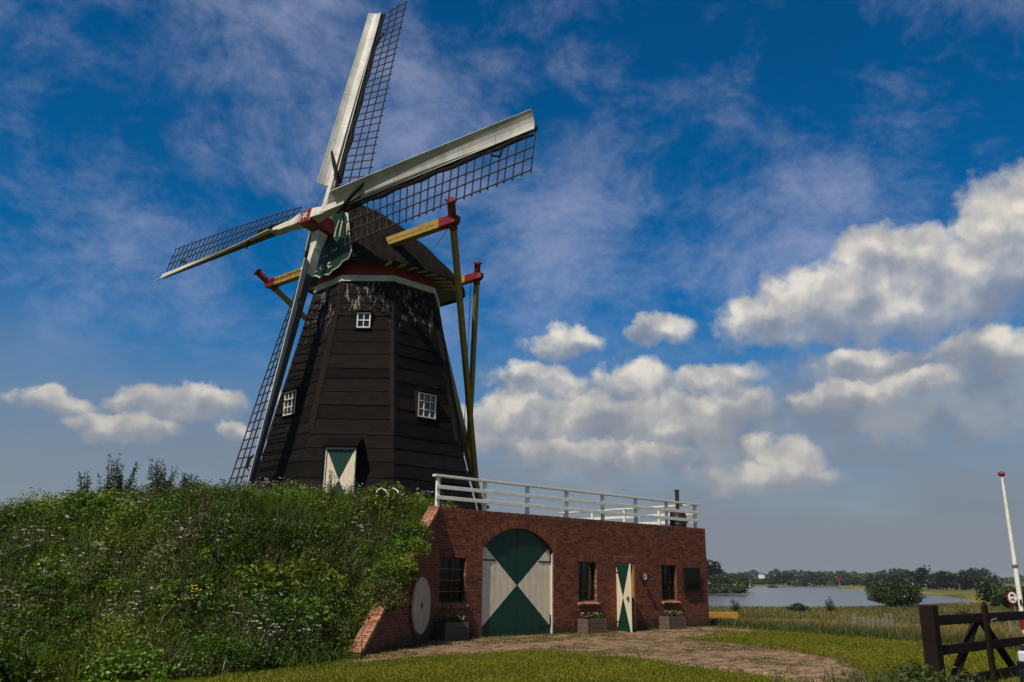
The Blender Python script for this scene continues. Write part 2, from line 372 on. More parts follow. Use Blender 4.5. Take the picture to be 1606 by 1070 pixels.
# ------------------------------------------------------------------ place: wall frame, mill frame
Aw = np.array([-2.056, 24.818, 0.]); U = nrm([.7405, .672, 0]); NW = np.array([U[1], -U[0], 0.]); Z = np.array([0, 0, 1.])
WD = nrm([-.216, -.976, 0]); NG = np.array([-WD[1], WD[0], 0.]); WLEN = 13.29; WH = 3.70; GLEN = 5.45
O = np.array([-6.135, 36.0, 0.]); MZ = 3.9
def wp(u, n, z): return Aw + U * u + NW * n + Z * z        # front wall: along, out toward viewer, up
def gp(s, n, z): return Aw + WD * s + NG * n + Z * z        # wing wall

# ------------------------------------------------------------------ terrain
WATER = np.array([(20, 118), (28, 121.5), (36, 122), (45, 127.5), (54, 135.5), (64, 144.7), (82, 168), (96, 182), (106, 194), (114, 212),
                  (147, 292), (166, 351), (173, 402), (212, 554), (277, 746), (234, 722), (187, 662), (134, 505), (100, 400), (74, 322), (30, 300), (-60, 260), (-80, 170), (-30, 125)], float)
def poly_sd(px, py, poly):
    ins = np.zeros(px.shape, bool); dist = np.full(px.shape, 1e9); n = len(poly)
    for i in range(n):
        x0, y0 = poly[i]; x1, y1 = poly[(i + 1) % n]
        c = ((y0 > py) != (y1 > py)) & (px < (x1 - x0) * (py - y0) / (y1 - y0 + 1e-12) + x0); ins ^= c
        ex, ey = x1 - x0, y1 - y0; t = np.clip(((px - x0) * ex + (py - y0) * ey) / (ex * ex + ey * ey), 0, 1)
        dist = np.minimum(dist, np.hypot(px - x0 - t * ex, py - y0 - t * ey))
    return np.where(ins, -dist, dist)
WZ = -2.5
def ground_z(x, y):
    x = np.asarray(x, float); y = np.asarray(y, float)
    sd = poly_sd(x, y, WATER); r = np.hypot(x, y)
    land = WZ + np.minimum(np.maximum(sd, 0) * .10, 0.75)
    near = 1 / (1 + np.exp((r - 68) / 9.0)); near = np.where(r < 42, 1.0, near * 1.0)
    tb = np.clip((r - 34) / 32, 0, 1); near = 1 - tb * tb * (3 - 2 * tb)
    z = near * 0.0 + (1 - near) * land
    far = np.clip((r - 900) / 2500, 0, 1) * 9
    return np.where(sd < 0, WZ - np.minimum(-sd * .25 + .02, 1.2), z + far)
def ground_mat():
    m = bpy.data.materials.new('grass_ground'); m.use_nodes = True; T = NT(m.node_tree); b = T.n['Principled BSDF']
    p = T.node('ShaderNodeNewGeometry').outputs['Position']
    n1 = T.noise(p, .35, 6, .6); n2 = T.noise(p, 6, 5, .7); n3 = T.noise(T.v('MULTIPLY', p, (.004, .012, 1)), 1, 5, .6)
    lawn = T.mixc(T.sm(n1, .35, .68), (.065, .090, .003, 1), (.14, .14, .006, 1))
    lawn = T.mixc(T.m('MULTIPLY', T.sm(n2, .35, .65), .5), lawn, (.035, .045, .006, 1))
    fld = T.mixc(T.sm(n3, .40, .62), (.075, .082, .018, 1), (.21, .175, .040, 1))
    far = T.sm(T.v('LENGTH', p), 60, 160)
    T.l.new(T.mixc(far, lawn, fld), b.inputs['Base Color']); b.inputs['Roughness'].default_value = 1; b.inputs['Specular IOR Level'].default_value = .05
    bn = T.node('ShaderNodeBump'); bn.inputs['Strength'].default_value = .7; bn.inputs['Distance'].default_value = .03
    T.l.new(T.noise(p, 25, 4, .7), bn.inputs['Height']); T.l.new(bn.outputs[0], b.inputs['Normal'])
    return m
ang = np.concatenate([np.arange(-40, 40, .3), np.arange(40, 320, 4.0)]); ang = np.radians(ang)
rad = 0.6 * 1.028 ** np.arange(0, 310)
RR, AA = np.meshgrid(rad, ang, indexing='ij'); gx = RR * np.sin(AA); gy = RR * np.cos(AA); gzv = ground_z(gx, gy)
nr, na = RR.shape; ii, jj = np.meshgrid(np.arange(nr - 1), np.arange(na), indexing='ij'); j2 = (jj + 1) % na
gf = np.stack([ii * na + jj, (ii + 1) * na + jj, (ii + 1) * na + j2, ii * na + j2], -1).reshape(-1, 4)
gv = np.stack([gx, gy, gzv], -1).reshape(-1, 3)
mt['ground'] = ground_mat()
g_o = stuff('ground', None, None, gv, gf[:, ::-1], None, mt['ground'], kind='structure')
tri = MB(); tri.add([(0.6 * math.sin(a), .6 * math.cos(a), 0) for a in ang], [tuple(range(len(ang)))[::-1]]); 
def water_mat():
    m = bpy.data.materials.new('river_water'); m.use_nodes = True; T = NT(m.node_tree); b = T.n['Principled BSDF']
    b.inputs['Base Color'].default_value = (.10, .115, .125, 1); b.inputs['Roughness'].default_value = .16; b.inputs['Specular IOR Level'].default_value = .5
    p = T.node('ShaderNodeNewGeometry').outputs['Position']
    n = T.m('ADD', T.noise(T.v('MULTIPLY', p, (.5, 1.2, 1)), 1.2, 5, .6), T.m('MULTIPLY', T.noise(T.v('MULTIPLY', p, (.01, .05, 1)), 1, 3, .5), 3))
    bn = T.node('ShaderNodeBump'); bn.inputs['Strength'].default_value = .35; bn.inputs['Distance'].default_value = .12
    T.l.new(n, bn.inputs['Height']); T.l.new(bn.outputs[0], b.inputs['Normal']); return m
mt['water'] = water_mat()
wmb = MB(); wmb.add([(x, y, WZ) for x, y in ((-110, 90), (330, 90), (330, 800), (-110, 800))], [(0, 1, 2, 3)])
part('river_water', wmb, mt['water'], None, 'structure')

# ------- mound round the mill
B2 = gp(GLEN, 0, 0); Ew = Aw + U * WLEN; E2 = Ew - NW * 8.2
def ray_seg(phi, a, b):
    d = np.array([math.cos(phi), math.sin(phi)]); a = a[:2] - O[:2]; b = b[:2] - O[:2]; e = b - a
    den = d[0] * e[1] - d[1] * e[0]
    if abs(den) < 1e-9: return None
    t = (a[0] * e[1] - a[1] * e[0]) / den; s = (a[0] * d[1] - a[1] * d[0]) / den
    return t if t > 0 and -1e-6 <= s <= 1 + 1e-6 else None
PH = [-180, -160, -140, -120, -100, -92, -87, -83, -79, -60, 20, 30, 90, 180]
RF = [19.5, 19.5, 20.5, 22, 21.8, 21.2, 20.2, 18.6, 17.2, 17, 17, 17, 20, 19.5]
RT = [9.6, 9.5, 10.0, 12.0, 12.2, 12.0, 12.0, 12.0, 12.0, 12, 10, 10, 12, 9.6]
phA = math.degrees(math.atan2(Aw[1] - O[1], Aw[0] - O[0])); phB = math.degrees(math.atan2(B2[1] - O[1], B2[0] - O[0]))
phE = math.degrees(math.atan2(Ew[1] - O[1], Ew[0] - O[0])); phE2 = math.degrees(math.atan2(E2[1] - O[1], E2[0] - O[0]))
def vnoise(x, y, s=1.0, seed=0):
    x = np.asarray(x) * s; y = np.asarray(y) * s; xi = np.floor(x).astype(int); yi = np.floor(y).astype(int); fx = x - xi; fy = y - yi
    fx = fx * fx * (3 - 2 * fx); fy = fy * fy * (3 - 2 * fy)
    def h(a, b):
        v = np.sin(a * 127.1 + b * 311.7 + seed * 74.7) * 43758.5453; return v - np.floor(v)
    return (h(xi, yi) * (1 - fx) + h(xi + 1, yi) * fx) * (1 - fy) + (h(xi, yi + 1) * (1 - fx) + h(xi + 1, yi + 1) * fx) * fy
def mound_z(x, y):
    x = np.asarray(x, float); y = np.asarray(y, float)
    ph = np.degrees(np.arctan2(y - O[1], x - O[0])); r = np.hypot(x - O[0], y - O[1])
    rf = np.interp(ph, PH, RF); rt_ = np.interp(ph, PH, RT)
    top = 3.9 - .45 * np.minimum(r / 12., 1.2) ** 2
    t = np.clip((r - rt_) / (rf - rt_), 0, 1.2); ts = t + .10 * np.sin(2 * math.pi * np.clip(t, 0, 1)) * -1
    z = np.where(r < rt_, top, (3.9 - .45 * np.minimum(rt_ / 12., 1.2) ** 2) * (1 - ts))
    dgm = (x - Aw[0]) * NG[0] + (y - Aw[1]) * NG[1]; sgm = (x - Aw[0]) * WD[0] + (y - Aw[1]) * WD[1]
    z = np.where((sgm > -.8) & (sgm < GLEN + 1), np.minimum(z, np.clip(WH * (1 - sgm / GLEN), 0, WH) - .12 + .75 * np.maximum(-dgm - .32, 0)), z)
    return z + (vnoise(x, y, .45, 1) - .5) * .35 * np.clip(-dgm - .3, 0, 1) * np.clip((rf - r) / 3, 0, 1) * np.clip((r - 6) / 4, 0, 1)
rows = []
for pd in sorted(list(np.arange(-180, 180, 1.5)) + [phB - .02, phB + .02, phA, phE, phE2 - .02, phE2 + .02]):
    p = R(pd); rf = float(np.interp(pd, PH, RF)); lim = rf + .6; wall = False
    if phB <= pd <= phA: t = ray_seg(p, B2, Aw); 
    elif phA < pd <= phE: t = ray_seg(p, Aw, Ew)
    elif phE < pd <= phE2: t = ray_seg(p, Ew, E2)
    else: t = None
    if t: lim = t - .22; wall = True
    rr = np.concatenate([np.linspace(1.0, lim, 44), [lim + (.03 if wall else .3)]])
    x = O[0] + rr * math.cos(p); y = O[1] + rr * math.sin(p); z = mound_z(x, y)
    if wall: z = np.minimum(z, 3.62)
    z[-1] = -.6; rows.append(list(zip(x, y, z)))
rows.append(rows[0])
mb = MB(); mb.grid(rows); part('mound', mb, mt['soil'], None, 'structure', smooth=True)
# ------------------------------------------------------------------ brick building
bld = thing('brick_building', 'long low red brick building set into the mound below the windmill', 'building', tuple(Aw))
OPEN = [(0.10, 1.05, 1.0, 2.27), (5.92, 6.83, 1.0, 2.27), (7.85, 8.87, -1, 2.28), (10.40, 11.30, 1.0, 2.25)]
DC, DHW, DSP, DTOP = 3.225, 1.515, 2.55, 3.23
AR = (DHW ** 2 + (DTOP - DSP) ** 2) / (2 * (DTOP - DSP)); ACZ = DTOP - AR; RING = .225
LINT = [(a - .10 if a > .2 else a - .06, b + .10, d + .004, d + .215) for a, b, c, d in OPEN]
SILL = [(a - .06, b + .10, .88, 1.0) for a, b, c, d in OPEN if c > 0]
def sub(iv, a, b):
    o = []
    for x0, x1 in iv:
        if b <= x0 or a >= x1: o.append((x0, x1)); continue
        if a > x0: o.append((x0, a))
        if b < x1: o.append((b, x1))
    return o
CO = .0775; BH = .0625; BL = .212; BHD = .101; JT = .011
bricks = []     # (centre u, z, half length)
nz = int(3.58 / CO)
for i in range(nz):
    z0 = i * CO; zc = z0 + BH / 2 + .004; iv = [(0.0, WLEN)]
    for a, b, c, d in OPEN:
        if c < zc < d: iv = sub(iv, a, b)
    for a, b, c, d in LINT + SILL:
        if c - .02 < zc < d + .03: iv = sub(iv, a - JT, b + JT)
    if zc < DSP: iv = sub(iv, DC - DHW, DC + DHW)
    rr = AR + RING + .012; dzz = zc - ACZ
    if zc >= DSP - .05 and dzz < rr:
        hw = math.sqrt(rr * rr - dzz * dzz); th_ = math.asin(DHW / AR)
        if zc < ACZ + (AR + RING) * math.cos(th_): hw = DHW + max(0, zc + .03 - DSP) * math.tan(th_) + .012
        iv = sub(iv, DC - hw, DC + hw)
    # flemish bond
    per = BL + BHD + 2 * JT; off = (i % 2) * per / 2 + random.uniform(-.01, .01)
    k = int((0 - off) / per) - 2; x = off + k * per
    while x < WLEN + per:
        for ln in (BL, BHD):
            for a, b in iv:
                s, e = max(x, a), min(x + ln, b)
                if e - s > .03: bricks.append(((s + e) / 2, zc, (e - s) / 2, ln < .15))
            x += ln + JT
WAX = [U, NW, Z]
BDEP = .06   # half depth
order = sorted(range(len(bricks)), key=lambda i: -bricks[i][2] / np.linalg.norm(wp(bricks[i][0], 0, bricks[i][1])) )
single = set([i for i in order if bricks[i][2] > .10 and bricks[i][1] < 3.5][:300])
# mortar body behind the bricks
mo = MB()
ub = sorted(set([0.0, WLEN] + [x for a, b, c, d in OPEN for x in (a - .006, b + .006)] + [DC - DHW - .006, DC + DHW + .006] + list(np.linspace(DC - DHW - .006, DC + DHW + .006, 25))))
for a, b in zip(ub[:-1], ub[1:]):
    m_ = (a + b) / 2; spans = [(-.3, WH - .005)]
    for oa, ob, c, d in OPEN:
        if oa - .006 <= m_ <= ob + .006: spans = [(-.3, c - .006)] * (c > 0) + [(d + .006, WH - .005)]
    if abs(m_ - DC) < DHW + .006:
        e = max(abs(a - DC), abs(b - DC)) ; e = min(e, DHW + .006); e = min(abs(a - DC), abs(b - DC))
        spans = [(ACZ + math.sqrt(AR ** 2 - min(e, AR) ** 2) + .008, WH - .005)]
    for z0, z1 in spans: mo.box(wp(m_, -.008 - .16, (z0 + z1) / 2), ((b - a) / 2, .16, (z1 - z0) / 2), WAX)
wall = part('front_wall', mo, mt['mortar'], bld)
bm_ = MB()
bm_s = MB().box((0, 0, 0), (.5, .06, BH / 2), XYZ, 0)
unit = mesh_from('brick', bm_s.v, bm_s.f, mt['brick_o']); fixn(unit)
wrot = Matrix(((U[0], NW[0], 0), (U[1], NW[1], 0), (0, 0, 1))).to_euler()
def brick_tone(hd): return min(max(random.gauss(.55 if not hd else .36, .24), .01), 1)
for i, (uc, zc, hl, hd) in enumerate(bricks):
    dn = random.uniform(-.003, .003)
    if i in single:
        o = bpy.data.objects.new('brick', unit); col.objects.link(o); o.parent = wall
        o.location = Vector(wp(uc, -BDEP + dn, zc) - Aw); o.rotation_euler = wrot; o.scale = (2 * hl, 1, 1)
    else: bm_.box(wp(uc, -BDEP + dn, zc), (hl, BDEP, BH / 2), WAX, brick_tone(hd))
# top rowlock course
x = 0.0
while x < WLEN - .02:
    bm_.box(wp(x + .027, -.11 + random.uniform(-.004, .004), 3.645 + random.uniform(-.007, .007)), (.0255, .115, .056), WAX, brick_tone(False)); x += .0655
part('brickwork', bm_, mt['brick'], wall, 'stuff')
def brick_piece(name, c, h, ax, parent, mat='brick_o', tilt=None):
    mb = MB().box(c, h, ax, 0, .004); return part(name, mb, mt[mat], parent)
# arch voussoirs
n_v = 50; th0 = math.asin(DHW / AR)
arch = part('door_arch', MB().box(wp(DC, -.2, DTOP + .1), (.2, .05, .02), WAX), mt['mortar'], bld)
for k in range(n_v):
    t = -th0 + (k + .5) * 2 * th0 / n_v; rm = AR + RING / 2 + .006
    er = U * math.sin(t) + Z * math.cos(t); et = U * math.cos(t) - Z * math.sin(t)
    c = Aw + U * DC + Z * ACZ + er * rm - NW * (BDEP - .004 + random.uniform(-.002, .002))
    brick_piece('arch_brick', c, (rm * th0 / n_v - .006, BDEP, RING / 2), [et, NW, er], arch)
for a, b, c, d in LINT:
    n_ = int((b - a) / .068)
    for k in range(n_):
        brick_piece('lintel_brick', wp(a + (k + .5) * (b - a) / n_, -BDEP + .003 + random.uniform(-.002, .002), (c + d) / 2), ((b - a) / n_ / 2 - .005, BDEP, (d - c) / 2), WAX, wall)
mt['sillb'] = M('sill_brick', (.30, .125, .085), .85, (.20, .08, .055), 8, .6, .4, 50, .2, rnd='obj')
for a, b, c, d in SILL:
    n_ = int((b - a) / .072); sl_ax = [U, nrm(NW * .94 - Z * .34), nrm(Z * .94 + NW * .34)]
    for k in range(n_):
        brick_piece('sill_brick', wp(a + (k + .5) * (b - a) / n_, -.01, .935), ((b - a) / n_ / 2 - .005, .125, .036), sl_ax, wall, 'sillb')

# ---- building flanks, deck, back
fl = MB(); fl.box(wp(WLEN - .18, -4.2, WH / 2 - .1), (.175, 3.8, WH / 2 + .05), WAX); fl.box(wp(WLEN / 2, -8.2, WH / 2 - .1), (WLEN / 2 - .01, .17, WH / 2 + .04), WAX)
part('end_wall', fl, mt['brick'], bld)
dk = MB(); dk.box(wp(WLEN / 2 + .3, -4.25, WH - .20), (WLEN / 2 - .5, 3.75, .1), WAX); part('roof_deck', dk, mt['soil'], bld)
ins = MB(); ins.box(wp(WLEN / 2, -2.6, WH / 2), (WLEN / 2 - .4, .05, WH / 2 - .1), WAX); part('inner_wall', ins, M('dim_inner_wall', (.08, .075, .07), .9), bld)
# ---- wing wall
wg = part('wing_wall', MB().prism([gp(-.0, -.01, -.3), gp(GLEN, -.01, -.3), gp(GLEN, -.01, .06), gp(-.0, -.01, WH - .06)], -NG * .30), mt['mortar'], bld)
wm = MB()
GAX = [WD, NG, Z]
for i in range(int(WH / CO)):
    zc = i * CO + BH / 2 + .004; smax = GLEN * (1 - (zc + .05) / WH) + .02; per = BL + BHD + 2 * JT; x = (i % 2) * per / 2 - per
    while x < smax:
        for ln in (BL, BHD):
            s, e = max(x, .0), min(x + ln, smax)
            if e - s > .03: wm.box(gp((s + e) / 2, -.05 + random.uniform(-.003, .003), zc), ((e - s) / 2, .05, BH / 2), GAX, brick_tone(ln < .15))
            x += ln + JT
part('brickwork', wm, mt['brick'], wg, 'stuff')
slope = nrm(WD * GLEN - Z * (WH - .06)); snorm = np.cross(slope, NG); snorm = snorm if snorm[2] > 0 else -snorm
slen = math.hypot(GLEN, WH - .06); nco = int(slen / .0735)
for k in range(nco):
    t = (k + .5) / nco * slen; pos = gp(0, -.155, WH - .0) + slope * t + snorm * random.uniform(-.004, .004)
    ofs = .06 if k % 2 else -.06
    brick_piece('coping_brick', pos + NG * (.086 + ofs / 2), (slen / nco / 2 - .005, .079 - ofs / 2, .05), [slope, NG, snorm], wg, 'coping')
    brick_piece('coping_brick', pos - NG * (.090 - ofs / 2), (slen / nco / 2 - .005, .079 + ofs / 2, .05), [slope, NG, snorm], wg, 'coping')
# ring of bricks round the millstone
SC = gp(1.50, .0, .98); SR = .74
ring = part('millstone_ring', MB().tube([SC - NG * .01, SC + NG * .012], [SR + .11, SR + .11], 40), mt['mortar'], bld)
for k in range(62):
    t = 2 * math.pi * k / 62; er = WD * math.cos(t) + Z * math.sin(t); et = -WD * math.sin(t) + Z * math.cos(t)
    brick_piece('ring_brick', SC + er * (SR + .06) + NG * .012, ((SR + .06) * math.pi / 62 - .004, .03, .05), [et, NG, er], ring)
ms = thing('millstone', 'round pale millstone with a dark centre hole set in the wing wall', 'millstone', tuple(SC))
st = MB(); prof = []
for k in range(48):
    t = 2 * math.pi * k / 48; er = WD * math.cos(t) + Z * math.sin(t)
    rr = SR - .002 * random.random() - (.06 if k in (2,) else 0); r2 = .105 + .02 * math.cos(4 * t)
    prof.append((SC + er * r2 - NG * .02 + NG * .001, SC + er * r2 + NG * .075, SC + er * (rr - .02) + NG * .075, SC + er * rr + NG * .05, SC + er * rr + NG * .001))
st.grid(prof + [prof[0]]); part('stone_disc', st, mt['stone'], ms)
part('iron_plug', MB().tube([SC + NG * .015, SC + NG * .045], .1, 16), M('rusted_iron', (.10, .045, .015), .8, (.05, .02, .01), 9, .6), ms)

# ---- big arched double door
dmat = hourglass('hourglass_door_paint', wp(DC, 0, 1.50), U, DHW, 1.30)
def arch_z(x): return ACZ + math.sqrt(max(AR ** 2 - x * x, 0))
for sgn in (-1, 1):
    back = MB(); xs = np.linspace(.006, DHW - .02, 9)
    pts = [wp(DC + sgn * x, -.135, arch_z(x) - .02) for x in xs]; pts = [wp(DC + sgn * .006, -.135, .03)] + pts + [wp(DC + sgn * (DHW - .02), -.135, .03)]
    back.prism(pts, -NW * .03); leaf = part('door_leaf', back, mt['green'], bld, label='left leaf of the hourglass painted arched door' if sgn < 0 else 'right leaf of the hourglass painted arched door')
    npk = 11
    for k in range(npk):
        xa = .008 + k * (DHW - .02) / npk; xb = xa + (DHW - .02) / npk - .004
        pk = MB().prism([wp(DC + sgn * xa, -.132, .03), wp(DC + sgn * xb, -.132, .03), wp(DC + sgn * xb, -.132, arch_z(xb) - .015), wp(DC + sgn * xa, -.132, arch_z(xa) - .015)], NW * (.028 + .003 * (k % 2)))
        part('door_plank', pk, dmat, leaf)
    for zc in (.36, 2.32):
        hb = MB(); x1 = DHW - .03
        hb.box(wp(DC + sgn * (x1 - .28), -.092, zc - .08), (.28, .006, .022), WAX); hb.box(wp(DC + sgn * (x1 - .02), -.09, zc + .06), (.024, .01, .19), WAX)
        hb.tube([wp(DC + sgn * (x1 + .01), -.085, zc - .06), wp(DC + sgn * (x1 + .01), -.085, zc + .1)], .018, 8)
        part('strap_hinge', hb, mt['iron'], leaf)
fr = MB(); xs = np.linspace(-DHW, DHW, 25)
for sgn in (-1, 1): part('door_jamb', MB().box(wp(DC + sgn * (DHW - .008), -.09, DSP / 2 - .05), (.022, .06, DSP / 2 - .02), WAX), mt['cream'], bld)
fr = MB()
for a, b in zip(xs[:-1], xs[1:]): fr.beam(wp(DC + a, -.11, arch_z(a) - .012), wp(DC + b, -.11, arch_z(b) - .012), .08, .03, NW)
part('door_arch_frame', fr, mt['green'], bld)
part('threshold', MB().box(wp(DC, -.1, -.0), (DHW - .01, .1, .022), WAX), mt['mortar'], bld)

# ---- steel windows
def steel_window(a, b, c, d, cols, rws, curtain):
    f = MB(); yb = -.13
    for x in (a + .02, b - .02): f.box(wp(x, yb, (c + d) / 2), (.02, .03, (d - c) / 2 - .002), WAX)
    for z in (c + .022, d - .022): f.box(wp((a + b) / 2, yb, z), ((b - a) / 2 - .041, .03, .02), WAX)
    w = part('window', f, mt['iron'], bld)
    for k in range(1, cols): part('glazing_bar', MB().box(wp(a + (b - a) * k / cols, yb, (c + d) / 2), (.011, .018, (d - c) / 2 - .043), WAX), mt['iron'], w)
    barm = mt['iron'] if curtain else mt['greywood']
    for k in range(1, rws): part('glazing_bar', MB().box(wp((a + b) / 2, yb + .003, c + (d - c) * k / rws), ((b - a) / 2 - .042, .014, .011), WAX), barm, w)
    for i in range(cols):
        for j in range(rws):
            x = a + (b - a) * (i + .5) / cols; z = c + (d - c) * (j + .5) / rws
            part('pane', MB().box(wp(x, yb - .012 + random.uniform(-.002, .002), z), ((b - a) / cols / 2 - .012, .002, (d - c) / rws / 2 - .012), WAX), mt['pane'], w)
    if curtain:
        cu = MB()
        for s0, s1 in ((a + .03, a + .03 + (b - a) * .30), (b - .03 - (b - a) * .36, b - .03)):
            r_ = []
            for x in np.linspace(s0, s1, 18): r_.append([wp(x, yb - .09 + .018 * math.sin(x * 60), c + .05), wp(x, yb - .09 + .022 * math.sin(x * 60 + .5), d - .05)])
            cu.grid(r_)
        part('curtain', cu, mt['curtain'], w)
def glassmat():
    m = bpy.data.materials.new('window_glass'); m.use_nodes = True; T = NT(m.node_tree); T.n.clear()
    o = T.node('ShaderNodeOutputMaterial'); t = T.node('ShaderNodeBsdfTransparent'); t.inputs[0].default_value = (.55, .58, .57, 1)
    g = T.node('ShaderNodeBsdfGlossy'); g.inputs['Roughness'].default_value = .05; g.inputs[0].default_value = (.9, .9, .9, 1)
    fz = T.node('ShaderNodeFresnel'); fz.inputs[0].default_value = 1.28
    x = T.node('ShaderNodeMixShader'); T.l.new(fz.outputs[0], x.inputs[0]); T.l.new(t.outputs[0], x.inputs[1]); T.l.new(g.outputs[0], x.inputs[2])
    T.l.new(x.outputs[0], o.inputs[0]); return m
mt['pane'] = glassmat()
steel_window(*OPEN[0], 2, 4, False); steel_window(*OPEN[1], 3, 4, True); steel_window(*OPEN[3], 3, 4, True)

# ---- small door standing ajar, with jamb
a, b = 7.85, 8.87
jb = MB()
jb.box(wp(b - .045, -.07, 1.13), (.045, .07, 1.11), WAX); jb.box(wp((a + b) / 2, -.075, 2.24), ((b - a) / 2 - .095, .06, .035), WAX); jb.box(wp(a + .03, -.09, 1.13), (.03, .05, 1.11), WAX)
part('door_frame', jb, mt['ochrewood'], bld)
oa = R(107); ld = U * math.cos(oa) + NW * math.sin(oa); ln_ = np.array([ld[1], -ld[0], 0.]); hp = wp(a + .05, -.02, 0); LWD = .86
m2 = hourglass('hourglass_small_door_paint', hp + ld * LWD / 2 + Z * 1.13, ld, LWD / 2, 1.11)
lf = part('door_leaf', MB().box(hp + ld * LWD / 2 + Z * 1.13, (LWD / 2, .018, 1.10), [ld, ln_, Z]), mt['cream'], bld, label='narrow hourglass painted door leaf standing ajar')
for k in range(6):
    part('door_plank', MB().box(hp + ld * (LWD * (k + .5) / 6) + ln_ * .026 + Z * 1.13, (LWD / 12 - .002, .008, 1.11), [ld, ln_, Z]), m2, lf)
part('edge_strip', MB().box(hp + ld * (LWD + .004) + ln_ * .01 + Z * 1.13, (.006, .028, 1.11), [ld, ln_, Z]), mt['white'], lf)
for zc in (.32, 1.95): part('strap_hinge', MB().box(hp + ld * .16 + ln_ * .04 + Z * zc, (.17, .005, .02), [ld, ln_, Z]).tube([hp + ln_ * .04 + Z * (zc - .05), hp + ln_ * .04 + Z * (zc + .05)], .016, 8), mt['iron'], lf)
part('door_handle', MB().beam(hp + ld * (LWD - .07) + ln_ * .07 + Z * 1.12, hp + ld * (LWD - .20) + ln_ * .07 + Z * 1.12, .02, .02).box(hp + ld * (LWD - .07) + ln_ * .05 + Z * 1.08, (.02, .02, .09), [ld, ln_, Z]), mt['iron'], lf)
# ---- notice board, lamp, plaque
nb = thing('notice_board', 'dark framed glass notice board on the brick wall near its right end', 'notice board', tuple(wp(12.19, 0, 1.33)))
f = MB()
for x in (11.72, 12.66): f.box(wp(x, .045, 1.75), (.03, .045, .425), WAX)
for z in (1.355, 2.15): f.box(wp(12.19, .045, z), (.439, .044, .03), WAX)
part('frame', f, mt['gatewood'], nb); part('back_panel', MB().box(wp(12.19, .016, 1.752), (.438, .012, .366), WAX), M('board_back', (.10, .045, .025), .8, (.06, .03, .02), 5, .6), nb)
for x, z, w_, h_ in ((11.92, 1.83, .14, .20), (12.38, 1.90, .20, .12), (12.36, 1.62, .18, .11)): part('paper', MB().box(wp(x, .032, z), (w_, .002, h_), WAX), mt['paper'], nb)
for x in (11.82, 12.05, 12.25, 12.5): part('pin', MB().box(wp(x, .035, 1.43), (.025, .006, .025), WAX), mt['white'], nb)
part('pane', MB().box(wp(12.19, .07, 1.752), (.438, .002, .366), WAX), mt['pane'], nb)
lm = thing('wall_lamp', 'small dark wall lamp with a pale bulb beside the narrow door', 'wall lamp', tuple(wp(9.18, 0, 1.83)))
part('bracket', MB().box(wp(9.17, .03, 1.85), (.05, .03, .09), WAX, 0, .01).tube([wp(9.17, .06, 1.90), wp(9.17, .13, 1.93), wp(9.17, .16, 1.88)], .018, 8), mt['iron'], lm)
part('lamp_shade', MB().lathe(wp(9.17, .16, 1.76), [(.0, .13), (.05, .12), (.085, .05), (.08, .045)], 14), mt['iron'], lm)
part('bulb', MB().lathe(wp(9.17, .16, 1.72), [(.001, 0), (.03, .015), (.038, .045), (.02, .085)], 12), mt['white'], lm, smooth=True)
pq = MB().tube([wp(9.42, .0, 1.81), wp(9.42, .022, 1.81)], [.105, .10], 24)
solo('round_plaque', pq, mt['white'], 'round white plaque on the brick wall right of the wall lamp', 'plaque', wp(9.42, 0, 1.81))

# ---- railing round the terrace
rl = thing('terrace_railing', 'white wooden post and rail railing along the terrace edge above the brick wall', 'railing', tuple(wp(0, -.15, WH)))
zt_ = [3.99, 4.30]
EU = 13.05
for k in range(8):
    u_ = .03 + k * 1.838
    part('post', MB().box(wp(u_, -.17, (WH + 4.60) / 2 - .02), (.055, .05, (4.60 - WH) / 2 + .02), WAX, 0, .008), mt['white'], rl)
for z in zt_: part('rail', MB().box(wp(EU / 2 - .03, -.095, z), (EU / 2 + .06, .022, .055), WAX, 0, .006), mt['white'], rl)
part('top_rail', MB().box(wp(EU / 2 - .03, -.16, 4.635), (EU / 2 + .10, .09, .033), WAX, 0, .006), mt['white'], rl)
for k in range(1, 5):
    part('post', MB().box(wp(EU - .05, -.17 - k * 1.86, (WH + 4.60) / 2 - .02), (.05, .055, (4.60 - WH) / 2 + .02), WAX, 0, .008), mt['white'], rl)
for z in zt_: part('rail', MB().box(wp(EU + .025, -3.95, z), (.02, 3.80, .055), WAX, 0, .006), mt['white'], rl)
part('top_rail', MB().box(wp(EU - .04, -4.02, 4.637), (.085, 3.75, .031), WAX, 0, .006), mt['white'], rl)
# ---- dark drum stove with pipe on the terrace
sv = thing('drum_stove', 'dark drum shaped stove with a rusty pipe behind the right end of the railing', 'stove', tuple(wp(12.55, -.75, WH - .1)))
c = wp(12.55, -.75, WH - .1)
part('drum', MB().lathe(c, [(.0, .0), (.30, .0), (.33, .06), (.33, .22), (.345, .25), (.33, .28), (.33, .50), (.345, .53), (.33, .56), (.31, .72), (.22, .80), (.10, .84), (.0, .84)], 24), mt['iron'], sv, smooth=False)
part('pipe', MB().lathe(c, [(.075, .82), (.075, 1.10), (.09, 1.11), (.09, 1.20), (.082, 1.21), (.082, 1.55), (.10, 1.56), (.10, 1.62), (.0, 1.62)], 16), mt['rusty'], sv)
for t in (0, 2.1, 4.2): part('leg', MB().box(c + np.array([.25 * math.cos(t), .25 * math.sin(t), -.05]), (.03, .03, .06)), mt['iron'], sv)
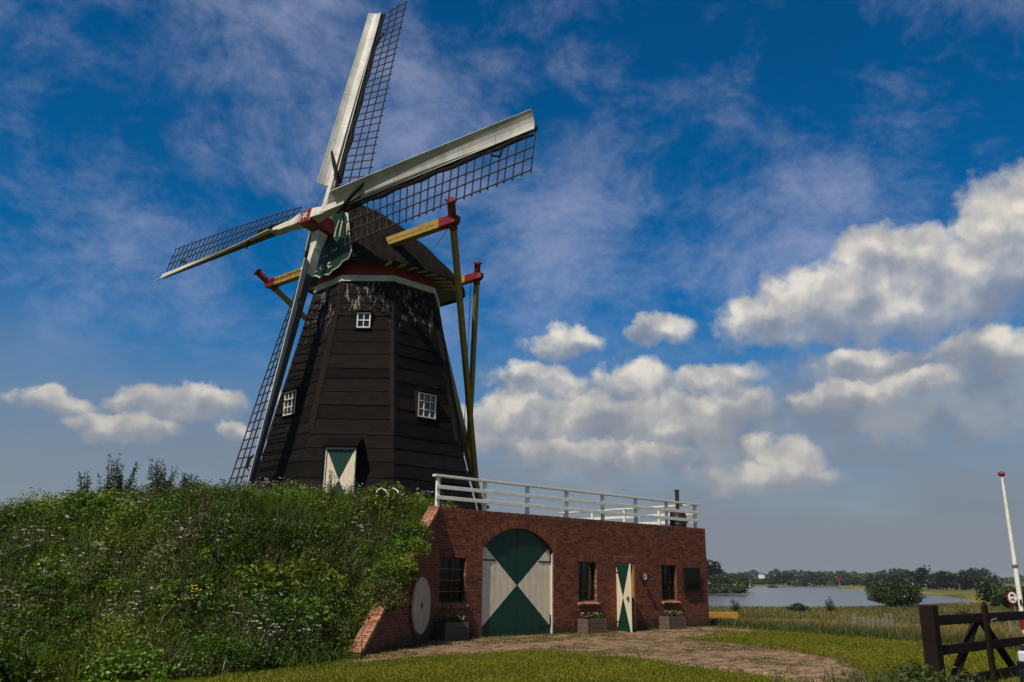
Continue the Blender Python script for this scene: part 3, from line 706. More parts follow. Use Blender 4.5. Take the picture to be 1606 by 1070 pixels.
# ------------------------------------------------------------------ planters
def planter(u0, u1, n0, n1, h, label):
    t = thing('planter_box', label, 'planter', tuple(wp((u0 + u1) / 2, (n0 + n1) / 2, 0)), 'planters along the brick wall')
    for j in range(3):
        z0 = .02 + j * h / 3; z1 = z0 + h / 3 - .008
        for n_ in (n0, n1): part('board', MB().box(wp((u0 + u1) / 2, n_, (z0 + z1) / 2), ((u1 - u0) / 2, .014, (z1 - z0) / 2), WAX), mt['brownwood'], t)
        for x in (u0 + .014, u1 - .014): part('board', MB().box(wp(x, (n0 + n1) / 2, (z0 + z1) / 2), (.014, (n1 - n0) / 2 - .015, (z1 - z0) / 2), WAX), mt['brownwood'], t)
    for x in (u0 + .0, u1 - .0):
        part('corner_post', MB().box(wp(x, n1 + .016, h / 2), (.03, .012, h / 2 + .01), WAX), mt['brownwood'], t)
    part('soil', MB().box(wp((u0 + u1) / 2, (n0 + n1) / 2, h - .05), ((u1 - u0) / 2 - .03, (n1 - n0) / 2 - .016, .02), WAX), mt['soil'], t)
    N = 420; pu = rng.uniform(u0 + .03, u1 - .03, N); pn = rng.uniform(n0 + .03, n1 - .02, N); zz_ = h + rng.uniform(-.04, .18, N) * rng.uniform(.5, 1, N)
    pc = Aw + np.outer(pu, U) + np.outer(pn, NW) + np.outer(zz_, Z)
    v, f, c_ = leaf_quads(pc, rng.uniform(.03, .06, N), .5, np.tile([.035, .06, .012], (N, 1)) * rng.uniform(.6, 1.5, (N, 1)))
    loc = np.array(t.location)
    stuff('foliage', None, None, v - loc, f, c_, mt['leaf'], t, None)
    N = 46; pu = rng.uniform(u0, u1, N); pn = rng.uniform(n0 + .03, n1 + .02, N); zz_ = h + rng.uniform(.05, .2, N)
    pc = Aw + np.outer(pu, U) + np.outer(pn, NW) + np.outer(zz_, Z)
    pal = np.array([[.55, .45, .10], [.6, .58, .45], [.5, .25, .08]])[rng.integers(0, 3, N)]
    v, f, c_ = leaf_quads(pc, rng.uniform(.022, .04, N), .3, pal); stuff('flowers', None, None, v - loc, f, c_, mt['petal'], t, None)
def leaf_quads(pc, size, flat, cols, dirs=None):
    """one folded diamond leaf (two triangles as a quad of four points) per centre"""
    n = len(pc); d = rng.normal(size=(n, 3)) if dirs is None else dirs
    d[:, 2] *= .7; d /= np.linalg.norm(d, axis=1, keepdims=True)
    t = rng.normal(size=(n, 3)); t[:, 2] *= flat; s = np.cross(d, t); s /= np.linalg.norm(s, axis=1, keepdims=True)
    nrm_ = np.cross(s, d); size = np.asarray(size).reshape(-1, 1)
    v = np.stack([pc - d * size, pc - s * size * .42 + nrm_ * size * .12, pc + d * size, pc + s * size * .42 + nrm_ * size * .12], 1).reshape(-1, 3)
    f = np.arange(4 * n).reshape(n, 4); return v, f, np.repeat(cols, 4, 0)
planter(-.12, .66, .18, .62, .50, 'slatted planter box of flowers below the leftmost window beside the millstone')
planter(5.75, 6.62, .12, .56, .46, 'planter box of flowers below the middle window left of the narrow door')
planter(10.02, 10.95, .12, .56, .46, 'planter box of flowers below the window nearest the notice board')
# ------------------------------------------------------------------ windmill
mill = thing('windmill', 'tall black octagonal windmill with four lattice sails on the grassy mound', 'windmill', (O[0], O[1], MZ))
TH0 = R(-158.45); RT_, RB_, ZT_ = 2.786, 4.971, 14.04
def mr(z):
    r = RB_ + (RT_ - RB_) * (z - 3.9) / (ZT_ - 3.9)
    return r + .30 * max(0, (7.2 - z) / 3.3) ** 2
def oc(k, z, dr=0.0):
    a = TH0 + k * math.pi / 4; return O + np.array([math.cos(a), math.sin(a), 0]) * (mr(z) + dr) + Z * z
core = MB(); core.grid([[oc(k, z, -.06) for k in range(8)] for z in np.linspace(3.5, ZT_, 20)], 0, True)
tower = part('tower', core, mt['stockdark'], mill)
zb = np.linspace(3.62, 13.82, 19)
for k in range(8):
    zf = zb + np.array([0] + [random.uniform(-.07, .07) for _ in range(17)] + [0])
    for i in range(18):
        z0, z1 = zf[i], zf[i + 1] + .05; o0 = .034 + random.uniform(-.010, .012); NS = 9; lo, hi, lb2, hb2 = [], [], [], []
        for q in range(NS + 1):
            t = q / NS; jz = random.uniform(-.012, .012); jo = random.uniform(-.007, .007)
            e0 = oc(k, z0 + jz, o0 + jo); e1 = oc(k + 1, z0 + jz, o0 + jo); lo.append(e0 + (e1 - e0) * t)
            e0 = oc(k, z1, 0); e1 = oc(k + 1, z1, 0); hi.append(e0 + (e1 - e0) * t)
            e0 = oc(k, z0, -.04); e1 = oc(k + 1, z0, -.04); lb2.append(e0 + (e1 - e0) * t)
        part('cladding_strip', MB().grid([lb2, lo, hi]), mt['clad'], tower)
    for z0, z1 in zip(np.linspace(7.15, 13.8, 7)[:-1], np.linspace(7.15, 13.8, 7)[1:]):
        cb = MB(); rows = []
        for z in (z0 + .006, z1):
            ek = [nrm(oc(k + s, z) - oc(k, z)) for s in (-1, 1)]; w_ = .15
            rows.append([oc(k, z, -.03) + ek[0] * w_, oc(k, z, .045) + ek[0] * w_, oc(k, z, .075 + random.uniform(-.006, .006)), oc(k, z, .045) + ek[1] * w_, oc(k, z, -.03) + ek[1] * w_])
        cb.grid(rows, 0, True); cb.add(rows[0] + rows[1], [(4, 3, 2, 1, 0), (5, 6, 7, 8, 9)])
        part('corner_board', cb, mt['tarwood'], tower)
def oct_ring(name, r0_, r1_, z0, z1, m_):
    mb = MB(); ring4 = [(r0_, z0), (r1_, z0), (r1_, z1), (r0_, z1)]
    rows = [[O + np.array([math.cos(TH0 + k * math.pi / 4), math.sin(TH0 + k * math.pi / 4), 0]) * r + Z * z for r, z in ring4] for k in range(9)]
    mb.grid(rows, 0, True); return part(name, mb, m_, mill)
oct_ring('white_band', 2.5, 2.93, 13.80, 14.06, mt['offwhite'])
oct_ring('red_curb', 2.4, 2.80, 14.062, 14.75, mt['red'])

def face_frame(k, uc, zc):
    """point on mill face k with vertical-plane axes"""
    p0, p1 = oc(k, zc), oc(k + 1, zc); ux = nrm(p1 - p0); n = np.cross(ux, Z); n = nrm(n); mid = (p0 + p1) / 2
    if n @ (mid - O) < 0: n = -n
    return mid + ux * uc, ux, n
def mill_window(k, uc, zc, w, h, cols, rws):
    p, ux, n = face_frame(k, uc, zc - h / 2); ax = [ux, n, Z]; p = p + Z * (h / 2) + n * .03
    f = MB(); b_ = .045
    for s in (-1, 1): f.box(p + ux * s * (w / 2 - b_ / 2), (b_ / 2, .06, h / 2), ax)
    for s in (-1, 1): f.box(p + Z * s * (h / 2 - b_ / 2), (w / 2 - b_ - .001, .059, b_ / 2), ax)
    wdw = part('window', f, mt['white'], mill)
    box_ = MB()
    lean = .21 * h
    for s in (-1, 1): box_.prism([p + ux * s * (w / 2 + .012) - Z * (h / 2 + .03) + n * .055, p + ux * s * (w / 2 + .012) + Z * (h / 2 + .04) + n * .055, p + ux * s * (w / 2 + .012) + Z * (h / 2 + .04) - n * (.2 + lean), p + ux * s * (w / 2 + .012) - Z * (h / 2 + .03) - n * .2], ux * s * .03)
    box_.box(p + Z * (h / 2 + .055) - n * .06, (w / 2 + .06, .15 + lean / 2, .016), ax)
    part('window_casing', box_, mt['tarwood'], wdw)
    part('sill', MB().box(p - Z * (h / 2 + .04) + n * .03, (w / 2 + .07, .07, .03), ax), mt['tarwood'], wdw)
    for c in range(1, cols): part('glazing_bar', MB().box(p + ux * (-w / 2 + w * c / cols) + n * .03, (.017, .02, h / 2 - b_ - .001), ax), mt['white'], wdw)
    for r_ in range(1, rws): part('glazing_bar', MB().box(p + Z * (-h / 2 + h * r_ / rws) + n * .032, (w / 2 - b_ - .001, .018, .017), ax), mt['white'], wdw)
    for c in range(cols):
        for r_ in range(rws): part('pane', MB().box(p + ux * (-w / 2 + w * (c + .5) / cols) + Z * (-h / 2 + h * (r_ + .5) / rws) - n * .01, (w / cols / 2 - .02, .004, h / rws / 2 - .02), ax), mt['dark_glass'], wdw)
mill_window(1, .02, 11.92, .56, .66, 2, 2); mill_window(2, .03, 8.42, .92, 1.0, 3, 3); mill_window(0, -.30, 8.52, .92, 1.0, 3, 3)
# mill door
p, ux, n = face_frame(1, -.16, 4.0); ax = [ux, n, Z]; p = p + n * .02
DHm = 2.28; DWm = 1.04
dm = hourglass('hourglass_mill_door_paint', p + Z * (DHm / 2), ux, DWm / 2, DHm / 2)
dl = part('door_leaf', MB().box(p + Z * DHm / 2 - n * .03, (DWm / 2, .02, DHm / 2), ax), mt['green'], mill, label='green and cream hourglass door of the mill')
for k in range(6): part('door_plank', MB().box(p + ux * (-DWm / 2 + DWm * (k + .5) / 6) + Z * DHm / 2, (DWm / 12 - .003, .012, DHm / 2 - .003), ax), dm, dl)
fr = MB()
for s in (-1, 1): fr.box(p + ux * s * (DWm / 2 + .035) + Z * DHm / 2 + n * .01, (.034, .05, DHm / 2 + .02), ax)
fr.box(p + Z * (DHm + .035) + n * .01, (DWm / 2 + .068, .048, .03), ax); part('door_frame', fr, mt['offwhite'], mill)
pr = MB()
for s in (-1, 1): pr.prism([p + ux * s * (DWm / 2 + .075) + n * .1, p + ux * s * (DWm / 2 + .075) + n * .12 + Z * (DHm + .1), p + ux * s * (DWm / 2 + .075) - n * 1.0 + Z * (DHm + .5), p + ux * s * (DWm / 2 + .075) - n * .6], ux * s * .04)
pr.prism([p - ux * (DWm / 2 + .13) + n * .16 + Z * (DHm + .09), p - ux * (DWm / 2 + .13) - n * .75 + Z * (DHm + .55), p - ux * (DWm / 2 + .13) - n * .75 + Z * (DHm + .60), p - ux * (DWm / 2 + .13) + n * .16 + Z * (DHm + .14)], ux * (DWm + .26))
pr.box(p + Z * (DHm + .09) + n * .09, (DWm / 2 + .074, .03, .025), ax)
part('door_porch', pr, mt['clad'], mill)

# ---- cap
AZ = R(-39.86); F = np.array([math.sin(AZ), -math.cos(AZ), 0.]); H = np.array([math.cos(AZ), math.sin(AZ), 0.])
def cp_(x, y, z): return O + F * x + H * y + Z * z
CAP = [(3.05, 1.75, 14.60, 17.75), (2.5, 2.45, 14.52, 17.95), (1.8, 3.05, 14.46, 18.1), (.9, 3.40, 14.42, 18.08), (0, 3.50, 14.40, 17.9), (-1.0, 3.45, 14.42, 17.5), (-2.0, 3.15, 14.46, 17.0),
       (-2.8, 2.75, 14.50, 16.55), (-3.5, 2.15, 14.54, 16.1), (-4.0, 1.4, 14.58, 15.7)]
def cap_row(x, we, ze, zr, k=0.0, n=13):
    row = []
    for s in np.linspace(-1, 1, 2 * n - 1):
        t = 1 - abs(s); w_ = we * (1 - t ** 1.3) ** .78 if t > 0 else we
        row.append(cp_(x, math.copysign(w_, s) * (1 - k), ze + (zr - ze) * t - k * 1.0))
    return row
mb = MB(); rows = [cap_row(*c) for c in CAP]; mb.grid(rows)
inner = [cap_row(c[0], c[1] - .12, c[2] + .02, c[3] - .14) for c in CAP]; mb.grid([r[::-1] for r in inner])
for k in range(len(rows) - 1):
    for e in (0, -1): mb.add([rows[k][e], rows[k + 1][e], inner[k + 1][e], inner[k][e]], [(0, 1, 2, 3)])
mb.grid([rows[-1], inner[-1]])
mb.add(rows[-1], [tuple(range(len(rows[-1])))])
cap = part('cap', mb, mt['capwood'], mill, smooth=True)
for y_ in range(7): pass
# eave board joints: thin battens running up the cap
for k in range(1, 9):
    r_ = rows[k]
    for half in (r_[:13], r_[12:]):
        part('roof_batten', MB().tube([p_ + 0 * Z for p_ in half], .022, 4), mt['capwood'], cap)
# rafter ends under the eave
for side in (-1, 1):
    for x in np.linspace(-2.6, 1.9, 9):
        we = np.interp(-x, [-c[0] for c in CAP], [c[1] for c in CAP])
        a0 = cp_(x * .82, side * (we * .72), 14.60); a1 = cp_(x, side * (we - .10), 14.47)
        part('rafter_end', MB().beam(a0, a1, .11, .13), mt['offwhite'], cap)
fl_ = MB(); fl_.grid([[cp_(c[0] * .97, s * (c[1] - .13), c[2] + .10) for s in (-1, -.5, 0, .5, 1)] for c in CAP]); part('cap_floor', fl_, mt['stockdark'], cap)
# front gable: green beard with white scroll edges
gx_ = 3.02
gp_l = [(0, 17.62), (.55, 17.35), (1.05, 16.95), (1.35, 16.4), (1.5, 15.8), (1.62, 15.2), (1.72, 14.85), (1.55, 14.55), (1.15, 14.50), (.95, 14.32), (.55, 14.24), (.3, 14.10), (0, 14.18)]
gpl = [cp_(gx_, y, z) for y, z in gp_l] + [cp_(gx_, -y, z) for y, z in gp_l[::-1][1:-1]]
gab = part('front_gable', MB().prism(gpl, F * .06), M('dark_green_gable', (.003, .030, .021), .5, (.004, .020, .015), 3, .6, .25, 30, .3), mill)
def trim(name, pl, r=.035, m_='offwhite'): part(name, MB().tube([cp_(gx_ + .08, y, z) for y, z in pl], r, 6), mt[m_], gab)
trim('scroll_edge', gp_l[2:]); trim('scroll_edge', [(-y, z) for y, z in gp_l[2:]])
trim('scroll_edge', [(1.35, 16.7), (1.30, 16.2), (1.34, 15.7)]); trim('scroll_edge', [(.55, 15.7), (.7, 15.55), (.85, 15.75), (.9, 16.1), (1.0, 16.45)], .045); trim('scroll_edge', [(.5, 15.75), (.6, 16.2), (.75, 16.5)], .045)
trim('scroll_edge', [(-.55, 15.7), (-.7, 15.55), (-.85, 15.75), (-.9, 16.1)], .03)
for y0_, s_ in ((-.75, 1), (-.25, 1), (.25, 1)):   # small white scroll marks on the lower board
    trim('scroll_mark', [(y0_ + .12, 14.62), (y0_ - .02, 14.66), (y0_ - .06, 14.52), (y0_ + .05, 14.42), (y0_ + .18, 14.48)], .038)
trim('scroll_mark', [(.35, 15.12), (.5, 15.2), (.62, 15.14), (.74, 15.24)], .02); trim('scroll_mark', [(-.2, 15.0), (0, 15.08), (.1, 15.0)], .02)

# ---- cross beams and tail
def red_end(p0, d, w, par):
    """red painted beam tip with rounded nose"""
    sd = nrm(np.cross(d, Z)); m_ = MB().beam(p0, p0 + d * .78, w * 1.06, w * 1.10, Z).beam(p0 + d * .78, p0 + d * .95, w * 1.06, w * 1.10, Z, w * .6, w * .6); return part('red_tip', m_, mt['red'], par)
LB = 6.55; zl = 15.50; xl = 1.70
lb = part('long_cross_beam', MB().beam(cp_(xl, -(LB - .95), zl), cp_(xl, LB - .95, zl), .34, .38), mt['yellow'], mill)
part('groove_strip', MB().beam(cp_(xl + .176, -(LB - 1.2), zl), cp_(xl + .176, LB - 1.2, zl), .012, .05), mt['ochrewood'], lb)
tailp = cp_(-7.55, 0, 4.6); tj = cp_(-6.95, 0, 6.2); tj2 = cp_(-6.35, 0, 7.7)
for s in (-1, 1):
    red_end(cp_(xl, s * (LB - .95), zl), H * s, .34, lb)
    top = cp_(xl - .02, s * (LB - .35), zl); dn = nrm(tj - top)
    br = part('long_brace', MB().beam(top + dn * .38, tj, .21, .21, F), mt['yellow'], mill)
    part('red_collar', MB().beam(top + dn * .18, top + dn * .40, .25, .25, F), mt['red'], br)
    part('red_post', MB().beam(top - dn * .18, top - dn * .86, .24, .24, F).beam(top - dn * .86, top - dn * .93, .36, .36, F), mt['red'], br)
SB = 4.15; zs = 14.86; xs_ = -2.45
sb = part('short_cross_beam', MB().beam(cp_(xs_, -(SB - .95), zs), cp_(xs_, SB - .95, zs), .30, .34), mt['yellow'], mill)
for s in (-1, 1):
    red_end(cp_(xs_, s * (SB - .95), zs), H * s, .30, sb)
    top = cp_(xs_ - .02, s * (SB - .35), zs); dn = nrm(tj2 - top)
    br = part('short_brace', MB().beam(top + dn * .34, tj2, .19, .19, F), mt['yellow'], mill)
    part('red_collar', MB().beam(top + dn * .17, top + dn * .36, .22, .22, F), mt['red'], br)
    part('red_post', MB().beam(top - dn * .16, top - dn * .62, .20, .20, F).beam(top - dn * .62, top - dn * .68, .30, .30, F), mt['red'], br)
part('tail_pole', MB().beam(cp_(-3.3, 0, 14.75), tailp, .34, .34, H, .24, .24), mt['yellow'], mill)
part('tail_winch', MB().tube([tailp + H * -.3 + Z * .45, tailp + H * .3 + Z * .45], .10, 12), mt['yellow'], mill)
part('stay_rod', MB().tube([cp_(xl, LB - .45, zl - .2), cp_(-1.6, 2.0, 16.6)], .022, 6), mt['white'], mill)
part('brake_rope', MB().tube([cp_(xs_, SB - .7, zs - .2), cp_(-5.6, .3, 6.2)], .018, 5), mt['iron'], mill)

# ---- windshaft, stocks and sails
TI = R(11.05); AX = F * math.cos(TI) + Z * math.sin(TI); V = nrm(np.cross(H, AX)); V = V if V[2] > 0 else -V
ROT = R(-.58); D1 = math.cos(ROT) * H + math.sin(ROT) * V; D2 = -math.sin(ROT) * H + math.cos(ROT) * V
S0 = O + Z * 15.66; HO = S0 + AX * 4.19; HI = S0 + AX * 3.50; SL = 12.4
sh = part('windshaft', MB().tube([S0 + AX * 1.0, S0 + AX * 2.6, S0 + AX * 3.0], [.32, .32, .36], 12), mt['red'], mill)
ax3 = [D1, D2, AX]
hd = part('poll_end', MB().box(S0 + AX * 3.72, (.36, .36, .70), ax3, 0, .05), mt['red'], mill)
stx = MB(); cst = S0 + AX * 4.43
for k in range(6):
    t = 2 * math.pi * k / 6 + .3; e = D1 * math.cos(t) + D2 * math.sin(t); q = -D1 * math.sin(t) + D2 * math.cos(t)
    stx.prism([cst + q * .05, cst + e * .28, cst - q * .05, cst - e * .02], AX * .02)
part('star_ornament', stx, mt['offwhite'], hd)
for hub, d in ((HO, D1), (HI, D2)):
    q = nrm(np.cross(AX, d))
    part('stock', MB().beam(hub - d * 2.5, hub, .26, .34, AX, .36, .42).beam(hub, hub + d * 2.5, .36, .42, AX, .26, .34), mt['offwhite'], mill)
    for s in (-1, 1):
        wed = part('stock_wedge', MB().beam(hub + d * s * .42 + AX * .0, hub + d * s * 1.25 + AX * .0, .46, .52, AX, .38, .30), mt['offwhite'], mill)
def tw(r): return R(np.interp(r, [1.5, 4, 8, 12.4], [24, 16, 9, 3]))
def sail(hub, d):
    lead = np.cross(AX, d)
    def pt(r, t, a=0.0):
        """r along arm, t toward the trailing edge (negative: leading), a forward"""
        w = tw(r); T_ = -lead * math.cos(w) - AX * math.sin(w); N_ = AX * math.cos(w) - lead * math.sin(w)
        return hub + d * r + T_ * t + N_ * a
    st_ = part('sail', MB().beam(hub + d * 2.45, hub + d * SL, .24, .28, AX, .15, .16), mt['stockdark'], mill)
    # streamlined leading board: a hollow curved sheet wrapped over the stock
    prof = [(.15, .15), (-.02, .16), (-.20, .205), (-.38, .295), (-.53, .42), (-.63, .53), (-.665, .51), (-.58, .385), (-.42, .255), (-.22, .165), (-.02, .12), (.15, .11)]
    segs = np.linspace(2.0, SL - .02, 7)
    for sa, sb_ in zip(segs[:-1], segs[1:]):
        rows = []
        for r in np.linspace(sa + .006, sb_ - .006, 4):
            k = .90 - .14 * r / SL
            rows.append([pt(r, t * k, a * k - .02) for t, a in prof])
        mb = MB(); mb.grid(rows, 0, True); n_ = len(prof); o_ = 3 * n_
        for j in range(5): mb.f += [(j, j + 1, 10 - j, 11 - j), (o_ + j, o_ + 11 - j, o_ + 10 - j, o_ + j + 1)]; mb.a += [0, 0]
        part('leading_board', mb, mt['board'], st_, smooth=False)
    LW = 1.70
    nb_ = 27
    for k in range(nb_):
        r = 2.15 + (SL - .06 - 2.15) * k / (nb_ - 1); j = random.uniform(-.035, .035)
        part('sail_bar', MB().beam(pt(r, -.05, -.03), pt(r + j, LW + .09, -.03 + random.uniform(-.01, .01)), .036, .045, d), mt['lattice'], st_)
    for t in (.36, .78, 1.20, LW):
        if t == .36: continue
        mb = MB()
        rs = np.linspace(2.1, SL, 9)
        for a_, b_ in zip(rs[:-1], rs[1:]): mb.beam(pt(a_, t, .0), pt(b_, t, .0), .03, .045, AX)
        part('hem_lath', mb, mt['lattice'], st_)
    # dark board strip beside the stock and furled canvas
    mb = MB(); rs = np.linspace(2.3, SL - .1, 14)
    mb.tube([pt(r, .22 + .03 * math.sin(r * 3.1), -.03 + .02 * math.sin(r * 5)) for r in rs], [.11 * (1 - .35 * i / 13) + .02 * math.sin(i * 2.3) for i in range(14)], 7)
    part('furled_canvas', mb, mt['cloth'], st_)
    mb = MB(); mb.tube([pt(2.0, .30, .10), pt(2.6, .16, .24), pt(3.2, -.10, .31), pt(3.9, -.42, .25), pt(4.15, -.62, .06)], [.07, .085, .075, .055, .03], 7)
    part('canvas_strap', mb, mt['cloth'], st_)
    mb = MB(); mb.tube([pt(SL - 2.1, .18, .0), pt(SL - 1.9, .5, .05), pt(SL - 1.55, .62, .0), pt(SL - 1.4, .35, .03)], [.03, .05, .045, .02], 6); part('rope_tie', mb, mt['cloth'], st_)
for hub, d in ((HO, D1), (HO, -D1), (HI, D2), (HI, -D2)): sail(hub, d)
part('rope', MB().tube([HO + AX * .1, HI + D2 * 2.4 - D1 * .2, ], .012, 5), mt['iron'], mill)

# ------------------------------------------------------------------ cobbled path
PATH = np.array([(-3.6, 17.4), (-2.75, 18.1), (-1.38, 19.96), (-.24, 20.78), (.83, 21.29), (1.58, 21.06), (2.39, 20.21), (3.72, 18.18), (4.73, 16.32), (5.6, 14.6), (6.9, 14.9), (6.66, 16.16), (7.4, 18.2), (7.86, 20.4), (7.46, 22.71), (6.43, 25.06),
                 (5.52, 26.5), (6.72, 28.4), (8.1, 29.7), (9.3, 31.2), (8.4, 33.0), (7.78, 33.7), (-2.02, 24.78), (-3.2, 19.6)])
pm = M('path_sand', (.20, .145, .085), .95, (.13, .10, .05), 1.2, .6, .5, 30, .05)
path = part('path', MB().add([(x, y, .005) for x, y in PATH], [tuple(range(len(PATH)))]), pm, None, 'structure')
mt['cobble'] = M('cobble', (.26, .175, .105), .9, (.16, .115, .070), 6, .6, .5, 40, .15, rnd='attr')
mt['cobble_o'] = M('cobble_single', (.26, .175, .105), .9, (.16, .115, .070), 6, .6, .5, 40, .15, rnd='obj')
cl = []
ca, sa_ = math.cos(R(18)), math.sin(R(18))
LN, WDT = .205, .105
for i in range(-80, 120):
    for j in range(-20, 190):
        # herringbone-like running rows
        x = i * (LN + .012) + (j % 2) * LN / 2; y = 12 + j * (WDT + .012); X = x * ca - y * sa_ + 8; Y = x * sa_ + y * ca
        cl.append((X, Y))
cl = np.array(cl); sd = poly_sd(cl[:, 0], cl[:, 1], PATH); edge = vnoise(cl[:, 0], cl[:, 1], 1.3, 5) * .5
cl = cl[sd < .10 - edge * .9]
bare = vnoise(cl[:, 0], cl[:, 1], .5, 9) * .6 + vnoise(cl[:, 0], cl[:, 1], 2.5, 11) * .4
cl = cl[bare > .17]
near_i = set(np.argsort(np.hypot(cl[:, 0], cl[:, 1]))[:300].tolist())
def cob_mesh():
    mb = MB().box((0, 0, 0), (LN / 2, WDT / 2, .03), XYZ, 0, .012); me = mesh_from('cobble', mb.v, mb.f, mt['cobble_o']); fixn(me); return me
cme = cob_mesh(); cm = MB()
for i, (x, y) in enumerate(cl):
    zc = -.010 + random.uniform(-.012, .012); a_ = R(18) + random.uniform(-.05, .05)
    if i in near_i:
        o = bpy.data.objects.new('cobble', cme); col.objects.link(o); o.parent = path; o.location = (x, y, zc); o.rotation_euler = (random.uniform(-.07, .07), random.uniform(-.07, .07), a_)
    else:
        tx, ty = random.uniform(-.07, .07), random.uniform(-.07, .07)
        cm.box((x, y, zc), (LN / 2, WDT / 2, .03), [nrm((math.cos(a_), math.sin(a_), tx)), nrm((-math.sin(a_), math.cos(a_), ty)), nrm((-tx, -ty, 1))], min(max(random.gauss(.55, .25), .01), 1))
part('cobbles', cm, mt['cobble'], path, 'stuff')

# ------------------------------------------------------------------ vegetation
def blades(px, py, pz, length, width, lean, cols, tipc=None):
    """tapered bent blades: 5 vertices, 2 faces (quad + triangle stored as quads)"""
    n = len(px); a = rng.uniform(0, 2 * math.pi, n); b = a + rng.uniform(-1.2, 1.2, n) + math.pi / 2
    L = np.asarray(length); base = np.stack([px, py, pz], 1); d = np.stack([np.cos(a), np.sin(a), np.zeros(n)], 1); s = np.stack([np.cos(b), np.sin(b), np.zeros(n)], 1)
    ln = np.asarray(lean) * rng.uniform(.4, 1.4, n); w = np.asarray(width).reshape(-1, 1)
    m_ = base + d * (L * ln * .35)[:, None] + np.array([0, 0, 1]) * (L * .58)[:, None]; t = base + d * (L * ln)[:, None] + np.array([0, 0, 1]) * (L * np.sqrt(np.maximum(1 - .5 * ln ** 2, .2)))[:, None]
    v = np.stack([base - s * w, base + s * w, m_ + s * w * .75, m_ - s * w * .75, t + s * w * .12, t - s * w * .12], 1).reshape(-1, 3)
    k = np.arange(n)[:, None] * 6
    f = np.concatenate([k + np.array([[0, 1, 2, 3]]), k + np.array([[3, 2, 4, 5]])], 0)
    tip = cols if tipc is None else tipc
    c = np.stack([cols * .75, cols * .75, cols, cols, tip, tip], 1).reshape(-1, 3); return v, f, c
def join(parts_):
    vs_, fs_, cs_ = [], [], []; o = 0
    for v, f, c in parts_: vs_.append(v); fs_.append(f + o); cs_.append(c); o += len(v)
    return np.concatenate(vs_), np.concatenate(fs_), np.concatenate(cs_)
# sample points on the mound
def on_mound(n, rmin=4.9, ph0=-205, ph1=-66):
    ph = rng.uniform(ph0, ph1, n); r = np.sqrt(rng.uniform(rmin ** 2, 24 ** 2, n))
    x = O[0] + r * np.cos(np.radians(ph)); y = O[1] + r * np.sin(np.radians(ph)); phw = (ph + 180) % 360 - 180
    ok = r < np.interp(phw, PH, RF) + .25
    # keep behind both brick walls
    dg = (x - Aw[0]) * NG[0] + (y - Aw[1]) * NG[1]; sg = (x - Aw[0]) * WD[0] + (y - Aw[1]) * WD[1]
    df = (x - Aw[0]) * NW[0] + (y - Aw[1]) * NW[1]; su = (x - Aw[0]) * U[0] + (y - Aw[1]) * U[1]
    ok &= ~((dg > -.37 + .36 * np.exp(-((sg - 2.6) / 1.3) ** 2)) & (sg > -.3) & (sg < GLEN + .2)); ok &= ~((dg > -.1) & (sg > 0)); ok &= ~((df > -.5) & (su > -.5))
    # outside mill
    ok &= r > 5.0
    # only the half that can be seen past the crest
    ok &= (y < O[1] + 6)
    x, y = x[ok], y[ok]; return x, y, np.maximum(mound_z(x, y), 0)
def palette(x, y, seed):
    a = vnoise(x, y, .55, seed) * .6 + vnoise(x, y, 1.7, seed + 3) * .4; b = vnoise(x, y, .9, seed + 7)
    dark = np.array([.014, .036, .004]); mid = np.array([.056, .108, .006]); oliv = np.array([.125, .150, .008]); brown = np.array([.10, .072, .040])
    c = np.where((a < .45)[:, None], dark + (mid - dark) * (a / .45)[:, None], mid + (oliv - mid) * np.clip((a - .45) / .4, 0, 1)[:, None])
    k = np.clip((b - .62) * 3.0, 0, .7)[:, None]; c = c * (1 - k) + brown * k
    return c * rng.uniform(.55, 1.5, (len(x), 1))
parts_ = []
x, y, z = on_mound(190000); hn = .16 + .62 * (vnoise(x, y, .6, 21) * .6 + vnoise(x, y, 1.9, 22) * .4) ** 2
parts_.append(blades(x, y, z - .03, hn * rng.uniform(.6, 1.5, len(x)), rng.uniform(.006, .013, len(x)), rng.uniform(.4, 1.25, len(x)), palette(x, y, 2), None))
# leafy hummocks: domes of leaves, each its own tone
cx, cy, cz = on_mound(5200); dens = vnoise(cx, cy, .45, 33); k = rng.uniform(0, 1, len(cx)) < .10 + .95 * dens; cx, cy, cz = cx[k], cy[k], cz[k]
nh = len(cx); hr = rng.uniform(.14, .48, nh); hh_ = hr * rng.uniform(.7, 1.5, nh) + .12; cnt = (60 + 620 * hr).astype(int); tone = rng.uniform(.55, 1.5, (nh, 1)) * palette(cx, cy, 5)
hi = np.repeat(np.arange(nh), cnt); n_ = len(hi); dv = rng.normal(size=(n_, 3)); dv[:, 2] = np.abs(dv[:, 2]); dv /= np.linalg.norm(dv, axis=1, keepdims=True); q_ = rng.uniform(.45, 1.06, (n_, 1)) ** .5
pc = np.stack([cx[hi], cy[hi], cz[hi]], 1) + dv * q_ * np.stack([hr[hi], hr[hi], hh_[hi]], 1)
ls_ = np.repeat(rng.uniform(.016, .046, nh), cnt)
parts_.append(leaf_quads(pc, ls_ * rng.uniform(.7, 1.4, n_), .7, tone[hi] * rng.uniform(.65, 1.35, (n_, 1))))
